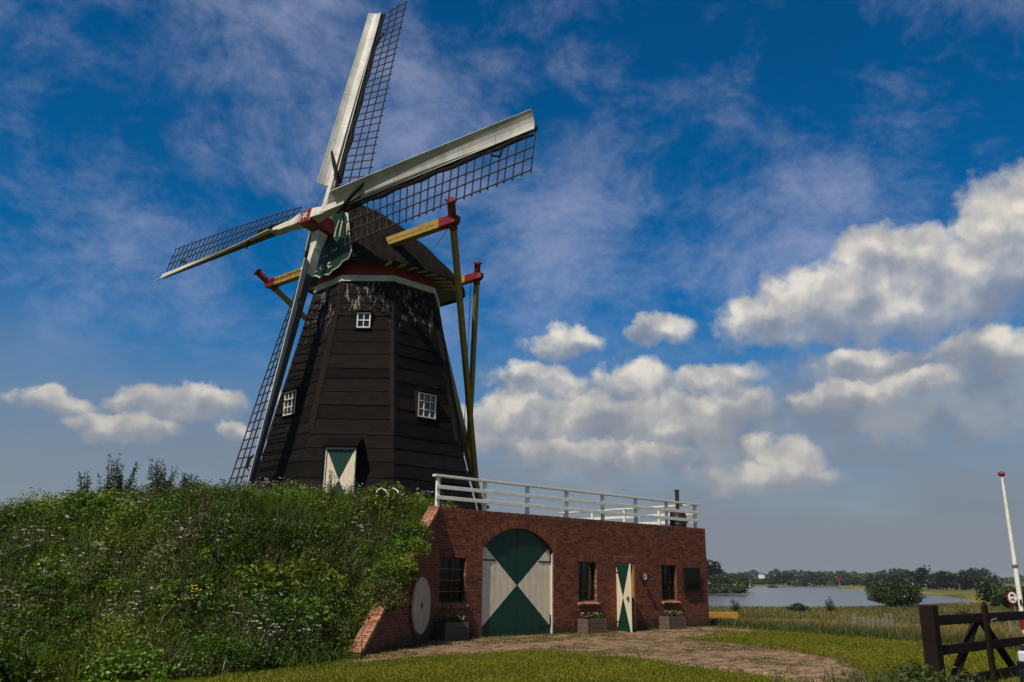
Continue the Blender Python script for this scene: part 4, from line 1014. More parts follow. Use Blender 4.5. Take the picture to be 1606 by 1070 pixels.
# big bushy mounds of nettle and bramble, and a fringe leaning over the wing wall
def domes(cx, cy, cz, hr, hh_, per, ls, tone):
    nh = len(cx); cnt = np.maximum((per * hr ** 1.6).astype(int), 20); hi = np.repeat(np.arange(nh), cnt); n_ = len(hi)
    dv = rng.normal(size=(n_, 3)); dv[:, 2] = np.abs(dv[:, 2]); dv /= np.linalg.norm(dv, axis=1, keepdims=True); q_ = rng.uniform(.35, 1.12, (n_, 1)) ** .5
    lump = 1 + .35 * (vnoise(cx[hi] * 3 + dv[:, 0] * 2.2, cy[hi] * 3 + dv[:, 1] * 2.2 + dv[:, 2] * 1.7, 1.6, 17) - .5)[:, None]
    pc = np.stack([cx[hi], cy[hi], cz[hi]], 1) + dv * q_ * lump * np.stack([hr[hi], hr[hi], hh_[hi]], 1)
    return leaf_quads(pc, np.repeat(ls, cnt) * rng.uniform(.7, 1.4, n_), .7, tone[hi] * rng.uniform(.6, 1.4, (n_, 1)))
cx, cy, cz = on_mound(760); k = vnoise(cx, cy, .35, 63) > .36; cx, cy, cz = cx[k], cy[k], cz[k]; nh = len(cx); hr = rng.uniform(.35, .95, nh)
parts_.append(domes(cx, cy, cz - .08, hr, hr * rng.uniform(.55, 1.05, nh) + .08, 1150, np.where(rng.uniform(0, 1, nh) < .3, rng.uniform(.055, .085, nh), rng.uniform(.025, .05, nh)), palette(cx, cy, 14) * rng.uniform(.6, 1.7, (nh, 1))))
nf = 84; sg_f = np.concatenate([rng.uniform(1.2, 4.0, nf - 10), rng.uniform(4.2, 5.4, 10)]); dg_f = np.where(sg_f < 4.15, rng.uniform(-.85, .02, nf), rng.uniform(-.9, -.45, nf)); pf = Aw + np.outer(sg_f, WD) + np.outer(dg_f, NG)
hr = rng.uniform(.20, .46, nf); hr = np.where(sg_f < 4.15, hr, hr * .7); zf_ = np.clip(WH * (1 - sg_f / GLEN), 0, 9) - .08
parts_.append(domes(pf[:, 0], pf[:, 1], zf_, hr, hr * rng.uniform(.8, 1.4, nf), 2000, rng.uniform(.022, .055, nf), palette(pf[:, 0], pf[:, 1], 24) * rng.uniform(.7, 1.6, (nf, 1))))
# bushy clumps along the left crest
cx = np.array([-14.6, -13.9, -13.3, -12.7, -12.2, -11.7, -11.2, -10.6, -10.2, -9.7, -9.2, -8.4]); cy = O[1] - np.sqrt(11.9 ** 2 - (cx - O[0]) ** 2) + rng.uniform(-.2, .5, 12); cz = mound_z(cx, cy)
hr = rng.uniform(.40, .70, 12); parts_.append(domes(cx, cy, cz - .1, hr, np.array([.5, .7, .8, .9, 1.15, 1.15, .8, .95, .9, .6, .7, .5]), 3000, rng.uniform(.025, .04, 12), palette(cx, cy, 31) * .9))
# upright leafy stems
cx, cy, cz = on_mound(9000); k = rng.uniform(0, 1, len(cx)) < .15 + .8 * vnoise(cx, cy, .7, 35); cx, cy, cz = cx[k], cy[k], cz[k]; nl = 16
hc = rng.uniform(.25, .75, len(cx)); px, py = np.repeat(cx, nl), np.repeat(cy, nl); t = rng.uniform(.1, 1, len(px)); w_ = .07 * (1.2 - t)
pc = np.stack([px + rng.normal(0, 1, len(px)) * w_, py + rng.normal(0, 1, len(px)) * w_, np.repeat(cz, nl) + t * np.repeat(hc, nl)], 1)
parts_.append(leaf_quads(pc, rng.uniform(.018, .045, len(px)), .6, np.repeat(palette(cx, cy, 8) * 1.2, nl, 0) * rng.uniform(.7, 1.3, (len(px), 1))))
# brown dry seed heads
sx, sy, sz = on_mound(16000); k = vnoise(sx, sy, .7, 61) > .58; sx, sy, sz = sx[k], sy[k], sz[k]; nl = 7
px, py = np.repeat(sx, nl), np.repeat(sy, nl); pc = np.stack([px + rng.normal(0, .05, len(px)), py + rng.normal(0, .05, len(px)), np.repeat(sz + rng.uniform(.35, .75, len(sx)), nl) + rng.uniform(-.1, .1, len(px))], 1)
parts_.append(leaf_quads(pc, rng.uniform(.014, .03, len(px)), 1, np.tile([.13, .095, .080], (len(px), 1)) * rng.uniform(.5, 1.3, (len(px), 1))))
v, f, c = join(parts_)
stuff('mound_vegetation', 'rough mixed grasses and weeds covering the mound below the windmill', 'vegetation', v, f, c, mt['leaf'])
# white umbels
ux_, uy_, uz_ = on_mound(9000, 9); k = (vnoise(ux_, uy_, .8, 77) * .5 + vnoise(ux_, uy_, 2.2, 79) * .5) > .66; ux_, uy_, uz_ = ux_[k], uy_[k], uz_[k]
uh = uz_ + rng.uniform(.40, .80, len(ux_)); nl = 9; px = np.repeat(ux_, nl); py = np.repeat(uy_, nl); s_ = np.repeat(rng.uniform(.018, .05, len(ux_)), nl)
pc = np.stack([px + rng.normal(0, 1, len(px)) * s_, py + rng.normal(0, 1, len(px)) * s_, np.repeat(uh, nl) + rng.normal(0, .008, len(px))], 1)
dd = rng.normal(size=(len(px), 3)); dd[:, 2] *= .25
v1 = leaf_quads(pc, rng.uniform(.013, .026, len(px)), .15, np.tile([.72, .69, .58], (len(px), 1)) * rng.uniform(.6, 1.1, (len(px), 1)), dd)
v2 = blades(ux_, uy_, uz_, uh - uz_, np.full(len(ux_), .006), np.full(len(ux_), .03), np.tile([.05, .07, .02], (len(ux_), 1)))
v, f, c = join([v1, v2]); stuff('white_wildflowers', 'scattered small white flower heads among the mound weeds', 'wildflowers', v, f, c, mt['petal'])

# tall weeds on the crest, each one a plant
def tall_weed(x, y, h, label, spread=.42, seed=0, leafs=900, size=.055, colr=(.035, .06, .014), name='tall_weed'):
    z0 = float(max(mound_z(np.array([x]), np.array([y]))[0], float(ground_z(x, y)) if y < 15 else -9)); t_ = thing(name, label, 'weed', (x, y, z0 - .05), 'tall weeds on the mound')
    sp, lp = MB(), []
    for s in range(10):
        a = rng.uniform(0, 6.28); hh = h * rng.uniform(.6, 1.0); ex, ey = math.cos(a) * spread * rng.uniform(.3, 1), math.sin(a) * spread * rng.uniform(.3, 1)
        pts = [(x, y, z0 - .05), (x + ex * .4, y + ey * .4, z0 + hh * .45), (x + ex, y + ey, z0 + hh)]
        sp.tube(pts, [.013, .010, .004], 5)
        tt = rng.uniform(.05, 1, leafs // 10) ; bx = x + ex * tt + rng.normal(0, .085, len(tt)) * (1.3 - tt * .95); by = y + ey * tt + rng.normal(0, .085, len(tt)) * (1.3 - tt * .95)
        pc = np.stack([bx, by, z0 + hh * tt + rng.normal(0, .02, len(tt))], 1)
        lp.append(leaf_quads(pc, size * rng.uniform(.5, 1.2, len(tt)) * (1.25 - .6 * tt), .7, np.tile(colr, (len(tt), 1)) * rng.uniform(.6, 1.5, (len(tt), 1))))
    part('stem', sp, mt['stemm'], t_); v, f, c = join(lp); stuff('leaves', None, None, v - np.array(t_.location), f, c, mt['leaf'], t_, None)
mt['stemm'] = M('green_stem', (.05, .065, .02), .8)
WEEDS = [(-12.75, 25.3, 1.25, 'tall bushy weed on the mound crest, leftmost of the tall ones'), (-11.85, 24.7, 1.75, 'tallest pointed weed on the left mound crest'), (-11.45, 24.9, 1.65, 'tall pointed weed just right of the tallest one'),
         (-10.35, 24.5, 1.5, 'tall weed standing alone between the tallest weeds and the lower sail'), (-10.0, 24.45, 1.35, 'tall weed right beside the lone one left of the lower sail'), (-9.35, 24.3, .95, 'shorter thin weed nearest the lower sail on the crest'),
         (-14.6, 26.9, .95, 'low weed on the mound crest at the far left edge')]
for i, (x, y, h, lb_) in enumerate(WEEDS): tall_weed(x, y, h, lb_, seed=i)
tall_weed(-5.15, 24.3, 1.25, 'slim weed growing in front of the mill door', .2, 9, 420, .045); tall_weed(-4.55, 24.3, 1.1, 'small weed right of the mill door', .2, 10, 420, .045)
# broad-leaved pale green plant on the slope
def broad_plant(x, y, label):
    z0 = float(mound_z(np.array([x]), np.array([y]))[0]); t_ = thing('broadleaf_plant', label, 'plant', (x, y, z0 - .05)); sp = MB()
    for s in range(9):
        a = 2.4 * s + rng.uniform(-.3, .3); h = rng.uniform(.95, 1.5); rr = rng.uniform(.12, .42); b0_ = np.array([x, y, z0 - .05]); tip = np.array([x + math.cos(a) * rr, y + math.sin(a) * rr, z0 + h]); sp.tube([b0_, (b0_ + tip) / 2 + Z * .08, tip], [.011, .008, .004], 5)
        for tl in (.55, .72, .87, 1.0):
            q0 = b0_ + (tip - b0_) * tl + Z * .10 * math.sin(math.pi * tl); al = a + rng.uniform(-1.6, 1.6); d = nrm(np.array([math.cos(al), math.sin(al), rng.uniform(-.15, .45)])); q = nrm(np.cross(d, Z)); n_ = np.cross(q, d); L = rng.uniform(.13, .22) * (1.25 - .4 * tl)
            rows = [[q0 + d * L * tt + q * L * .36 * w * math.sin(math.pi * (tt * .92 + .04)) ** .8 + n_ * (abs(w) * .14 * L - .30 * L * tt * tt) for w in (-1, -.5, 0, .5, 1)] for tt in np.linspace(0, 1, 6)]
            part('leaf', MB().grid(rows), mt['bright_leaf'], t_, smooth=True)
    part('stem', sp, mt['stemm'], t_)
mt['bright_leaf'] = M('bright_leaf', (.11, .19, .022), .55, (.06, .10, .018), 5, .6, .3, 20, .35)
broad_plant(-6.65, 19.3, 'bright green broad-leaved plant standing out on the middle of the mound slope')
# yellow flowers clump
def flower_clump(x, y, label):
    z0 = float(max(mound_z(np.array([x]), np.array([y]))[0], 0)); t_ = thing('yellow_flower_plant', label, 'flowering plant', (x, y, z0 - .03)); N = 140
    pc = np.stack([x + rng.normal(0, .14, N), y + rng.normal(0, .14, N), z0 + rng.uniform(.05, .95, N)], 1)
    v, f, c = leaf_quads(pc, rng.uniform(.04, .08, N), .6, np.tile([.03, .055, .012], (N, 1)) * rng.uniform(.6, 1.4, (N, 1))); stuff('leaves', None, None, v - np.array(t_.location), f, c, mt['leaf'], t_, None)
    for k in range(11):
        q = np.array([x + rng.normal(0, .16), y + rng.normal(0, .12), z0 + rng.uniform(.80, 1.10)]); mb = MB()
        for p_ in range(5):
            a = 2 * math.pi * p_ / 5; e = np.array([math.cos(a), math.sin(a), .35]); s2 = np.array([-math.sin(a), math.cos(a), 0]); mb.add([q, q + e * .05 + s2 * .034, q + e * .09, q + e * .05 - s2 * .034], [(0, 1, 2, 3)])
        part('flower', mb, mt['yflower'], t_); part('stem', MB().tube([(x, y, z0), q], .006, 4), mt['stemm'], t_)
mt['yflower'] = M('yellow_petal', (.62, .56, .09), .6)
flower_clump(-6.3, 17.2, 'clump of pale yellow flowers low on the mound slope')

# ---- lawn blades
def lawn_pts(n, x0, x1, y0, y1):
    x = rng.uniform(x0, x1, n); y = rng.uniform(y0, y1, n); sd = poly_sd(x, y, PATH); ph = np.degrees(np.arctan2(y - O[1], x - O[0])); r = np.hypot(x - O[0], y - O[1])
    ok = (sd > .02 - .25 * vnoise(x, y, 1.5, 3)) & ((r > np.interp(ph, PH, RF) - .1) | (ph > -78))
    df = (x - Aw[0]) * NW[0] + (y - Aw[1]) * NW[1]; dg = (x - Aw[0]) * NG[0] + (y - Aw[1]) * NG[1]
    ok &= (df > .02) & (dg > .02) | (y < 19.3)
    ok &= np.abs(np.arctan2(x, y)) < .62
    return x[ok], y[ok]
x1, y1 = lawn_pts(230000, -5, 8, 13.2, 22); x2, y2 = lawn_pts(150000, 5, 16, 14, 34)
x = np.concatenate([x1, x2]); y = np.concatenate([y1, y2]); a_ = vnoise(x, y, .6, 15) * .6 + vnoise(x, y, 2.2, 16) * .4
a_ = np.clip(a_ * .8 + .12 + .16 * np.sign(np.sin((x * NW[0] + y * NW[1]) * 2.6)) * vnoise(x, y, .5, 19), 0, 1)
cc = (np.array([.096, .118, .003]) * (1 - a_[:, None]) + np.array([.210, .195, .006]) * a_[:, None]) * rng.uniform(.65, 1.35, (len(x), 1))
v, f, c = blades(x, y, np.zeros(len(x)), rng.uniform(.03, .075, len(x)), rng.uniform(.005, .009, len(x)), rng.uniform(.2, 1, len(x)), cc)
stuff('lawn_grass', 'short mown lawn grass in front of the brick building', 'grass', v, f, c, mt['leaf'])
# moss and weeds creeping over the cobbles and along wall feet
x = rng.uniform(-4, 9, 110000); y = rng.uniform(14, 34, 110000); sd = poly_sd(x, y, PATH); df = (x - Aw[0]) * NW[0] + (y - Aw[1]) * NW[1]
k = (sd < .05) & (((vnoise(x, y, .7, 51) * .5 + vnoise(x, y, 3.1, 52) * .5) > .57) | ((df < .14) & (df > .01)) | (sd > -.15 - .5 * vnoise(x, y, 1.1, 53))); x, y = x[k], y[k]
cc = np.tile([.12, .112, .018], (len(x), 1)) * rng.uniform(.5, 1.3, (len(x), 1))
v, f, c = blades(x, y, np.full(len(x), .0), rng.uniform(.03, .09, len(x)), rng.uniform(.005, .010, len(x)), rng.uniform(.3, 1, len(x)), cc)
stuff('path_weeds', 'small weeds and moss growing between the cobbles', 'weeds', v, f, c, mt['leaf'])

# ---- reed and meadow strip toward the river
RE0 = np.array([(7.9, 34.2), (9.24, 31.6), (10.65, 29.2), (12.4, 26.3), (14.5, 22.5), (17, 19)])
def reed_pts(n, rmin, rmax, p=1.0):
    az_ = rng.uniform(R(10.5), R(36), n); r = rmin + (rmax - rmin) * rng.uniform(0, 1, n) ** p; x = r * np.sin(az_); y = r * np.cos(az_)
    fr_ = np.interp(az_, np.arctan2(RE0[:, 0], RE0[:, 1]), np.hypot(RE0[:, 0], RE0[:, 1])); ok = r > fr_; return x[ok], y[ok], r[ok], fr_[ok]
pr_ = []
x, y, r, fr_ = reed_pts(62000, 26, 60, 1.2); z = ground_z(x, y); fr_d = np.clip((r - fr_) / 7., 0, 1)[:, None]
gcol = np.array([.040, .068, .013]) * (1 - fr_d) + np.array([.27, .195, .055]) * fr_d; nn = vnoise(x, y, .35, 91)[:, None]; gcol = gcol * (1 - .5 * nn) + np.array([.05, .07, .016]) * .5 * nn
tcol = gcol * .5 + np.array([.42, .29, .12]) * .5 * np.maximum(fr_d, .15)
tcol = np.where(fr_d < .3, gcol, tcol)
pr_.append(blades(x, y, z, rng.uniform(.20, .50, len(x)) * (.5 + .6 * vnoise(x, y, .3, 92)), .008 * r / 30, rng.uniform(.15, .7, len(x)), gcol * rng.uniform(.6, 1.4, (len(x), 1)), tcol * rng.uniform(.6, 1.4, (len(x), 1))))
x, y, r, fr_ = reed_pts(60000, 58, 175, 1.1); sd = poly_sd(x, y, WATER); k = sd > .3; x, y, r = x[k], y[k], r[k]; z = ground_z(x, y)
gc = np.tile([.115, .105, .028], (len(x), 1)) * (.6 + .8 * vnoise(x, y, .12, 95)[:, None]) 
pr_.append(blades(x, y, z, rng.uniform(.15, .45, len(x)), .010 * r / 30, rng.uniform(.15, .7, len(x)), gc * rng.uniform(.6, 1.4, (len(x), 1)), gc * np.array([1.7, 1.45, 1.3])))
v, f, c = join(pr_); stuff('meadow_reeds', 'tall straw and green meadow grass strip between lawn and river', 'grass', v, f, c, mt['leaf'])

# ------------------------------------------------------------------ trees and shrubs
def crown_leaves(cen, rx, ry, rz, n, size, base, clumps=34, lump=.36, low=False):
    cs = rng.normal(size=(clumps, 3)); cs /= np.linalg.norm(cs, axis=1, keepdims=True); cs *= rng.uniform(.45, .95, (clumps, 1)); cs[:, 2] = np.abs(cs[:, 2]) * 1.0 - .25 if not low else cs[:, 2]
    if low: cs[: clumps // 3, 2] = -np.abs(cs[: clumps // 3, 2]) * .6 - .35
    tone = rng.uniform(.55, 1.45, clumps); ci = rng.integers(0, clumps, n); p_ = rng.normal(size=(n, 3)); p_ /= np.linalg.norm(p_, axis=1, keepdims=True)
    p_ = cs[ci] * .78 + p_ * lump * rng.uniform(.55, 1.0, (n, 1)); pc = np.array(cen) + p_ * np.array([rx, ry, rz])
    cc = np.tile(base, (n, 1)) * (tone[ci] * rng.uniform(.7, 1.3, n))[:, None]
    return leaf_quads(pc, size * rng.uniform(.6, 1.3, n), 1.0, cc)
def tree(name, x, y, h, w, base, label, group, n=900, leaf=None, trunk=True, cat='tree', z=None):
    z0 = float(ground_z(np.array([x]), np.array([y]))[0]) if z is None else z; t_ = thing(name, label, cat, (x, y, z0 - .1), group)
    sp = MB(); th = h * .45
    sp.tube([(x, y, z0 - .2), (x + .02 * h, y, z0 + th * .6), (x - .01 * h, y, z0 + th), (x, y, z0 + h * .85)], [h * .028, h * .022, h * .017, h * .005], 7)
    for k in range(5):
        a = rng.uniform(0, 6.28); b0_ = z0 + h * rng.uniform(.22, .6); sp.tube([(x, y, b0_), (x + math.cos(a) * w * .22, y + math.sin(a) * w * .22, b0_ + h * .12), (x + math.cos(a) * w * .36, y + math.sin(a) * w * .36, b0_ + h * .25)], [h * .011, h * .008, h * .003], 5)
    part('trunk', sp, mt['bark'], t_)
    v, f, c = crown_leaves((x, y, z0 + h * .52), w / 2, w / 2, h * .52, n, leaf or w * .055, base, clumps=80 if name == 'round_bush' else 34, low=True); stuff('crown', None, None, v - np.array(t_.location), f, c, mt['farleaf'], t_, None)
DK = (.020, .034, .013); MD = (.034, .054, .016); LT = (.055, .074, .022)
def polar(azd, d): return d * math.sin(R(azd)), d * math.cos(R(azd))
# round bush on the near bank
x, y = 55.5, 124.5; tree('round_bush', x, y, 4.0, 8.8, (.036, .056, .013), 'large round dark green bush on the near river bank', None, 9000, .20, cat='bush')
x, y = polar(27.7, 75); tree('small_bush', x, y, 1.9, 1.6, (.028, .046, .013), 'small bush sticking up just left of the gate upright', None, 900, .08, cat='bush')
# scattered shrubs along near shore
for azd, d, h, w, lb_ in ((20.3, 104, 1.9, 1.3, 'small upright shrub at the water edge left of the round bush'), (14.6, 100, 1.5, 1.4, 'small shrub at the water edge nearest the brick building'), (18.4, 106, 1.1, 3.0, 'low wide shrub at the water edge between two small shrubs'),
                        (29.2, 150, 5.0, 5.5, 'grey green bush on the point right of the river'), (30.4, 140, 3.2, 7.0, 'low spreading dark bush behind the round road sign')):
    x, y = polar(azd, d); tree('shore_shrub', x, y, h, w, MD, lb_, 'shrubs along the shore', 700, max(w * .06, .07), cat='bush')
# left bank beside the wall and tall dark tree at the wall end
x, y = polar(13.0, 330); tree('dark_tree', x, y, 13, 12, DK, 'tall dark tree rising beside the right end of the brick building', None, 2600, .7)
for azd, d, h, w, lb_ in ((13.7, 322, 6.5, 14, 'mid green bushy tree next to the tall dark tree'), (14.9, 345, 5.5, 13, 'round lighter tree second from the tall dark tree'), (13.4, 262, 3.2, 11, 'low willow bush at the water on the left bank'), (14.6, 268, 3.4, 9, 'low willow bush at the tip of the left bank')):
    x, y = polar(azd, d); tree('bank_tree', x, y, h, w, MD if d > 300 else LT, lb_, 'trees on the left bank', 1500, .5, z=WZ + .3)
# far bank row of trees
rowb = []
azs = np.linspace(14.2, 23.6, 17)
words = ['first', 'second', 'third', 'fourth', 'fifth', 'sixth', 'seventh', 'eighth', 'ninth', 'tenth', 'eleventh', 'twelfth', 'thirteenth', 'fourteenth', 'fifteenth', 'sixteenth', 'seventeenth', 'eighteenth']
for i, a_ in enumerate(azs):
    d = 770 + 30 * random.random(); h = random.uniform(8.5, 12) if abs(a_ - 16.35) > .5 else 6; x, y = polar(a_ + random.uniform(-.15, .15), d)
    tree('far_bank_tree', x, y, h, random.uniform(19, 26), [DK, MD, (.045, .066, .022)][i % 3], words[i] + ' tree from the left in the row across the river', 'trees across the river', 1000, 1.2, z=WZ + .4)
azs = np.linspace(22.9, 28.9, 13)
for i, a_ in enumerate(azs):
    d = 520 + 25 * random.random() - i * 4; h = [6.5, 8.2, 7.4, 11.4, 8.6, 10, 12, 9.4, 10.8, 9.6, 10.2, 11.4, 11.0][i]; x, y = polar(a_, d)
    tree('grove_tree', x, y, h, random.uniform(12, 16), DK, words[i] + ' tree from the left in the dark grove right of the river', 'dark grove right of the river', 1300, .85)
# far-off woods that read as one mass
def woods(name, a0, a1, d, h, n, label, base):
    az_ = rng.uniform(R(a0), R(a1), n); dd = d * rng.uniform(.97, 1.08, n); x = dd * np.sin(az_); y = dd * np.cos(az_); prof = .60 + .55 * vnoise(az_ * 57, az_ * 0 + 3, 1.7, 4) + .28 * vnoise(az_ * 57, az_ * 0, 6., 8)
    z = ground_z(x, y) + h * prof * rng.uniform(0, 1, n) ** .55; pc = np.stack([x, y, z], 1); tone = .65 + .7 * vnoise(az_ * 57, dd * .05, 4., 6)
    v, f, c = leaf_quads(pc, d * .0019 * rng.uniform(.6, 1.3, n), 1, np.tile(base, (n, 1)) * tone[:, None]); stuff(name, label, 'woodland', v, f, c, mt['farleaf'])
woods('far_woodland', 8, 26, 1250, 13, 9000, 'continuous dark wooded ridge far behind the river', (.030, .048, .028))
woods('distant_woodland', 24, 38, 1700, 11, 7000, 'low distant tree line on the right horizon', (.030, .045, .032))
woods('left_woodland', -38, 8, 1500, 11, 9000, 'far tree line hidden behind the mound', (.030, .045, .028))
# far bank marks
x, y = polar(16.35, 1130); hz0 = float(ground_z(np.array([x]), np.array([y]))[0]); hs_ = thing('white_house', 'tiny white house among the trees across the river', 'house', (x, y, hz0))
part('wall', MB().box((x, y, hz0 + 4.6), (3.4, 2.5, 4.7)), mt['white'], hs_); part('roof', MB().prism([(x - 3.7, y - 2.8, hz0 + 9.3), (x + 3.7, y - 2.8, hz0 + 9.3), (x, y - 2.8, hz0 + 10.6)], (0, 5.6, 0)), M('pale_roof', (.5, .5, .48), .8), hs_)
def beacon(azd, d, h, r, m_, label, name, top=None):
    x, y = polar(azd, d); z0 = max(float(ground_z(np.array([x]), np.array([y]))[0]), WZ); t_ = thing(name, label, 'beacon', (x, y, z0))
    part('pole', MB().tube([(x, y, z0 - .2), (x, y, z0 + h)], r, 8), m_, t_)
    if top: part('topmark', MB().box((x, y, z0 + h + .6), (1.2, .4, .7)), top, t_)
beacon(21.0, 540, 5.0, .28, mt['greywood'], 'red topped channel marker at the tip of the far meadow', 'channel_marker', mt['red'])
beacon(25.1, 330, 4.2, .30, mt['white'], 'white post on the far meadow right of the round bush', 'white_post'); beacon(27.6, 205, 4.0, .09, mt['greywood'], 'thin pale pole at the water right of the gate post', 'thin_pole')
beacon(15.6, 600, 3.8, .7, mt['white'], 'white marker at the far water edge', 'white_marker')
bx_, by_ = polar(17.0, 560); bt = thing('small_boat', 'tiny dark motor boat far out on the river', 'boat', (bx_, by_, WZ))
part('hull', MB().prism([(bx_ - 3, by_ - .9, WZ + .9), (bx_ + 2.2, by_ - .9, WZ + .9), (bx_ + 3.2, by_, WZ + .9), (bx_ + 2.2, by_ + .9, WZ + .9), (bx_ - 3, by_ + .9, WZ + .9)], (0, 0, -1.0)), mt['iron'], bt); part('cabin', MB().box((bx_ - .3, by_, WZ + 1.5), (1.2, .7, .6), XYZ, 0, .1), mt['stockdark'], bt)
# ------------------------------------------------------------------ gate, weeds, flagpole, sign, small fence
G0 = np.array([6.92, 14.49, 0.]); gt = thing('field_gate', 'dark brown timber gate with braces at the lower right', 'gate', tuple(G0))
def gg(u, n, z): return G0 + U * u + NW * n + Z * z
part('gate_post', MB().box(gg(.20, 0, .62), (.115, .115, .77), WAX, 0, .014), mt['gatewood'], gt)
for z, hh in ((1.135, .082), (.655, .078), (.13, .085)): part('rail', MB().box(gg(2.75, -.02, z), (2.44, .03, hh), WAX, 0, .008), mt['gatewood'], gt)
part('upright', MB().box(gg(2.62, .045, .62), (.085, .033, .72), WAX, 0, .010).prism([gg(2.535, .012, 1.34), gg(2.705, .012, 1.34), gg(2.62, .012, 1.42)], NW * .066), mt['gatewood'], gt)
part('brace', MB().beam(gg(.95, -.085, .06), gg(2.52, -.085, 1.10), .06, .13, NW), mt['gatewood'], gt); part('brace', MB().beam(gg(4.25, -.085, .06), gg(2.72, -.085, 1.10), .06, .13, NW), mt['gatewood'], gt)
part('latch', MB().tube([gg(2.75, .09, 1.09), gg(2.92, .12, 1.12), gg(2.94, .12, 1.02)], .016, 6), mt['greywood'], gt)
part('end_post', MB().box(gg(5.36, 0, .62), (.115, .115, .77), WAX, 0, .014), mt['gatewood'], gt)
N = 2600; px = 6.35 + rng.normal(0, .40, N); py = 13.35 + rng.normal(0, .40, N); k = rng.uniform(0, 1, N)
hmax = (.24 + .58 * vnoise(px, py, 2.2, 12)) * np.exp(-((px - 6.25) / .6) ** 2); pc = np.stack([px, py, hmax * k ** .7], 1)
v1 = leaf_quads(pc, rng.uniform(.025, .06, N), .6, np.tile([.060, .085, .016], (N, 1)) * rng.uniform(.5, 1.5, (N, 1))); n2 = 1100; bx2 = 5.9 + rng.normal(0, .75, n2); by2 = 13.3 + rng.normal(0, .6, n2)
v2 = blades(bx2, by2, np.zeros(n2), rng.uniform(.15, .55, n2), np.full(n2, .006), rng.uniform(.2, .8, n2), np.tile([.065, .085, .018], (n2, 1)) * rng.uniform(.6, 1.4, (n2, 1)))
v, f, c = join([v1, v2]); stuff('gate_weeds', 'bright green weeds growing in front of the gate post', 'weeds', v, f, c, mt['leaf'])
# flagpole
FP = np.array([17.72, 30.0, 0]); fp = thing('flagpole', 'slender white flagpole with a red knob at the right edge', 'flagpole', tuple(FP))
part('mast', MB().tube([FP - Z * .3, FP + Z * 2.32], [.085, .078], 14).tube([FP + Z * 2.38, FP + Z * 5.5], [.072, .045], 14), mt['white'], fp, smooth=False)
part('joint_collar', MB().tube([FP + Z * 2.30, FP + Z * 2.40], .10, 14), mt['greywood'], fp); part('finial', MB().lathe(FP, [(.0, 5.48), (.09, 5.49), (.12, 5.55), (.09, 5.62), (.0, 5.66)], 14), mt['red'], fp)
part('red_band', MB().tube([FP + Z * .25, FP + Z * .62], .095, 14), mt['red'], fp); part('cleat', MB().box(FP + np.array([-.04, -.10, 1.15]), (.02, .03, .09)), mt['iron'], fp)
# round prohibition sign
SP = np.array([21.0, 36.0, 0]); sg_ = thing('road_sign', 'round red bordered prohibition sign with vehicle symbols near the flagpole', 'road sign', tuple(SP))
fd = nrm(np.array([.30, -.95, 0])); sx_ = np.cross(Z, fd); fd = nrm(np.array([-.98, -.35, 0])) * 1.0; fd = nrm(np.array([.28, -.96, 0])); 
fd = nrm(np.array([-.95, -.30, 0])); sx_ = nrm(np.cross(Z, fd)); c = SP + Z * 1.21
part('post', MB().tube([SP - Z * .3, SP + Z * 1.5], .03, 8), mt['greywood'], sg_)
part('disc', MB().tube([c + fd * .035, c + fd * .045], .30, 32), mt['red'], sg_); part('white_face', MB().tube([c + fd * .046, c + fd * .049], .215, 32), mt['white'], sg_)
sym = MB()
sym.box(c + fd * .051 + Z * .075, (.10, .002, .022), [sx_, fd, Z]); sym.prism([c + fd * .05 + sx_ * -.065 + Z * .095, c + fd * .05 + sx_ * .065 + Z * .095, c + fd * .05 + sx_ * .04 + Z * .14, c + fd * .05 - sx_ * .04 + Z * .14], fd * .003)
for s in (-.06, .06): sym.tube([c + fd * .05 + sx_ * s + Z * .05, c + fd * .053 + sx_ * s + Z * .05], .024, 10)
for s in (-.06, .06): sym.tube([c + fd * .05 + sx_ * s - Z * .11, c + fd * .053 + sx_ * s - Z * .11], .036, 10)
sym.beam(c + fd * .051 - sx_ * .06 - Z * .07, c + fd * .051 + sx_ * .05 - Z * .07, .03, .004, fd); sym.beam(c + fd * .051 + sx_ * .045 - Z * .03, c + fd * .051 + sx_ * .06 - Z * .10, .016, .004, fd)
part('vehicle_symbols', sym, mt['iron'], sg_)
# small grey picket gate in the meadow
PG = np.array([13.35, 32.0, 0]); pgd = nrm([1.06, -.45, 0]); pgn = np.array([pgd[1], -pgd[0], 0]); pg = thing('picket_gate', 'low grey weathered picket gate in the meadow strip', 'gate', tuple(PG))
pax = [pgd, pgn, Z]
for s in (-.60, .48, .66): part('post', MB().box(PG + pgd * s + Z * .27, (.06, .06, .37), pax, 0, .01), mt['greywood'], pg)
for s in np.linspace(-.45, .36, 6): part('picket', MB().box(PG + pgd * s + Z * .27, (.04, .014, .24), pax), mt['greywood'], pg)
part('rail', MB().box(PG - pgd * .06 - pgn * .03 + Z * .40, (.52, .014, .035), pax), mt['greywood'], pg)
part('wire_rail', MB().tube([PG + pgd * .66 + Z * .55, PG + pgd * 2.4 + Z * .52 , PG + pgd * 4.4 + Z * .55], .012, 5), mt['greywood'], pg); part('post', MB().box(PG + pgd * 4.4 + Z * .25, (.05, .05, .40), pax), mt['greywood'], pg)
# ochre barrier beam right of the building
YB = np.array([10.9, 44.6, -.62]); yb = thing('timber_barrier', 'ochre timber barrier beam just right of the brick building', 'barrier', tuple(YB))
part('beam', MB().box(YB + Z * .62, (.85, .12, .17), XYZ, 0, .02), mt['ochrewood'], yb)
for s in (-.4, .45): part('post', MB().box(YB + np.array([s, .02, .18]), (.10, .10, .30)), mt['gatewood'], yb)
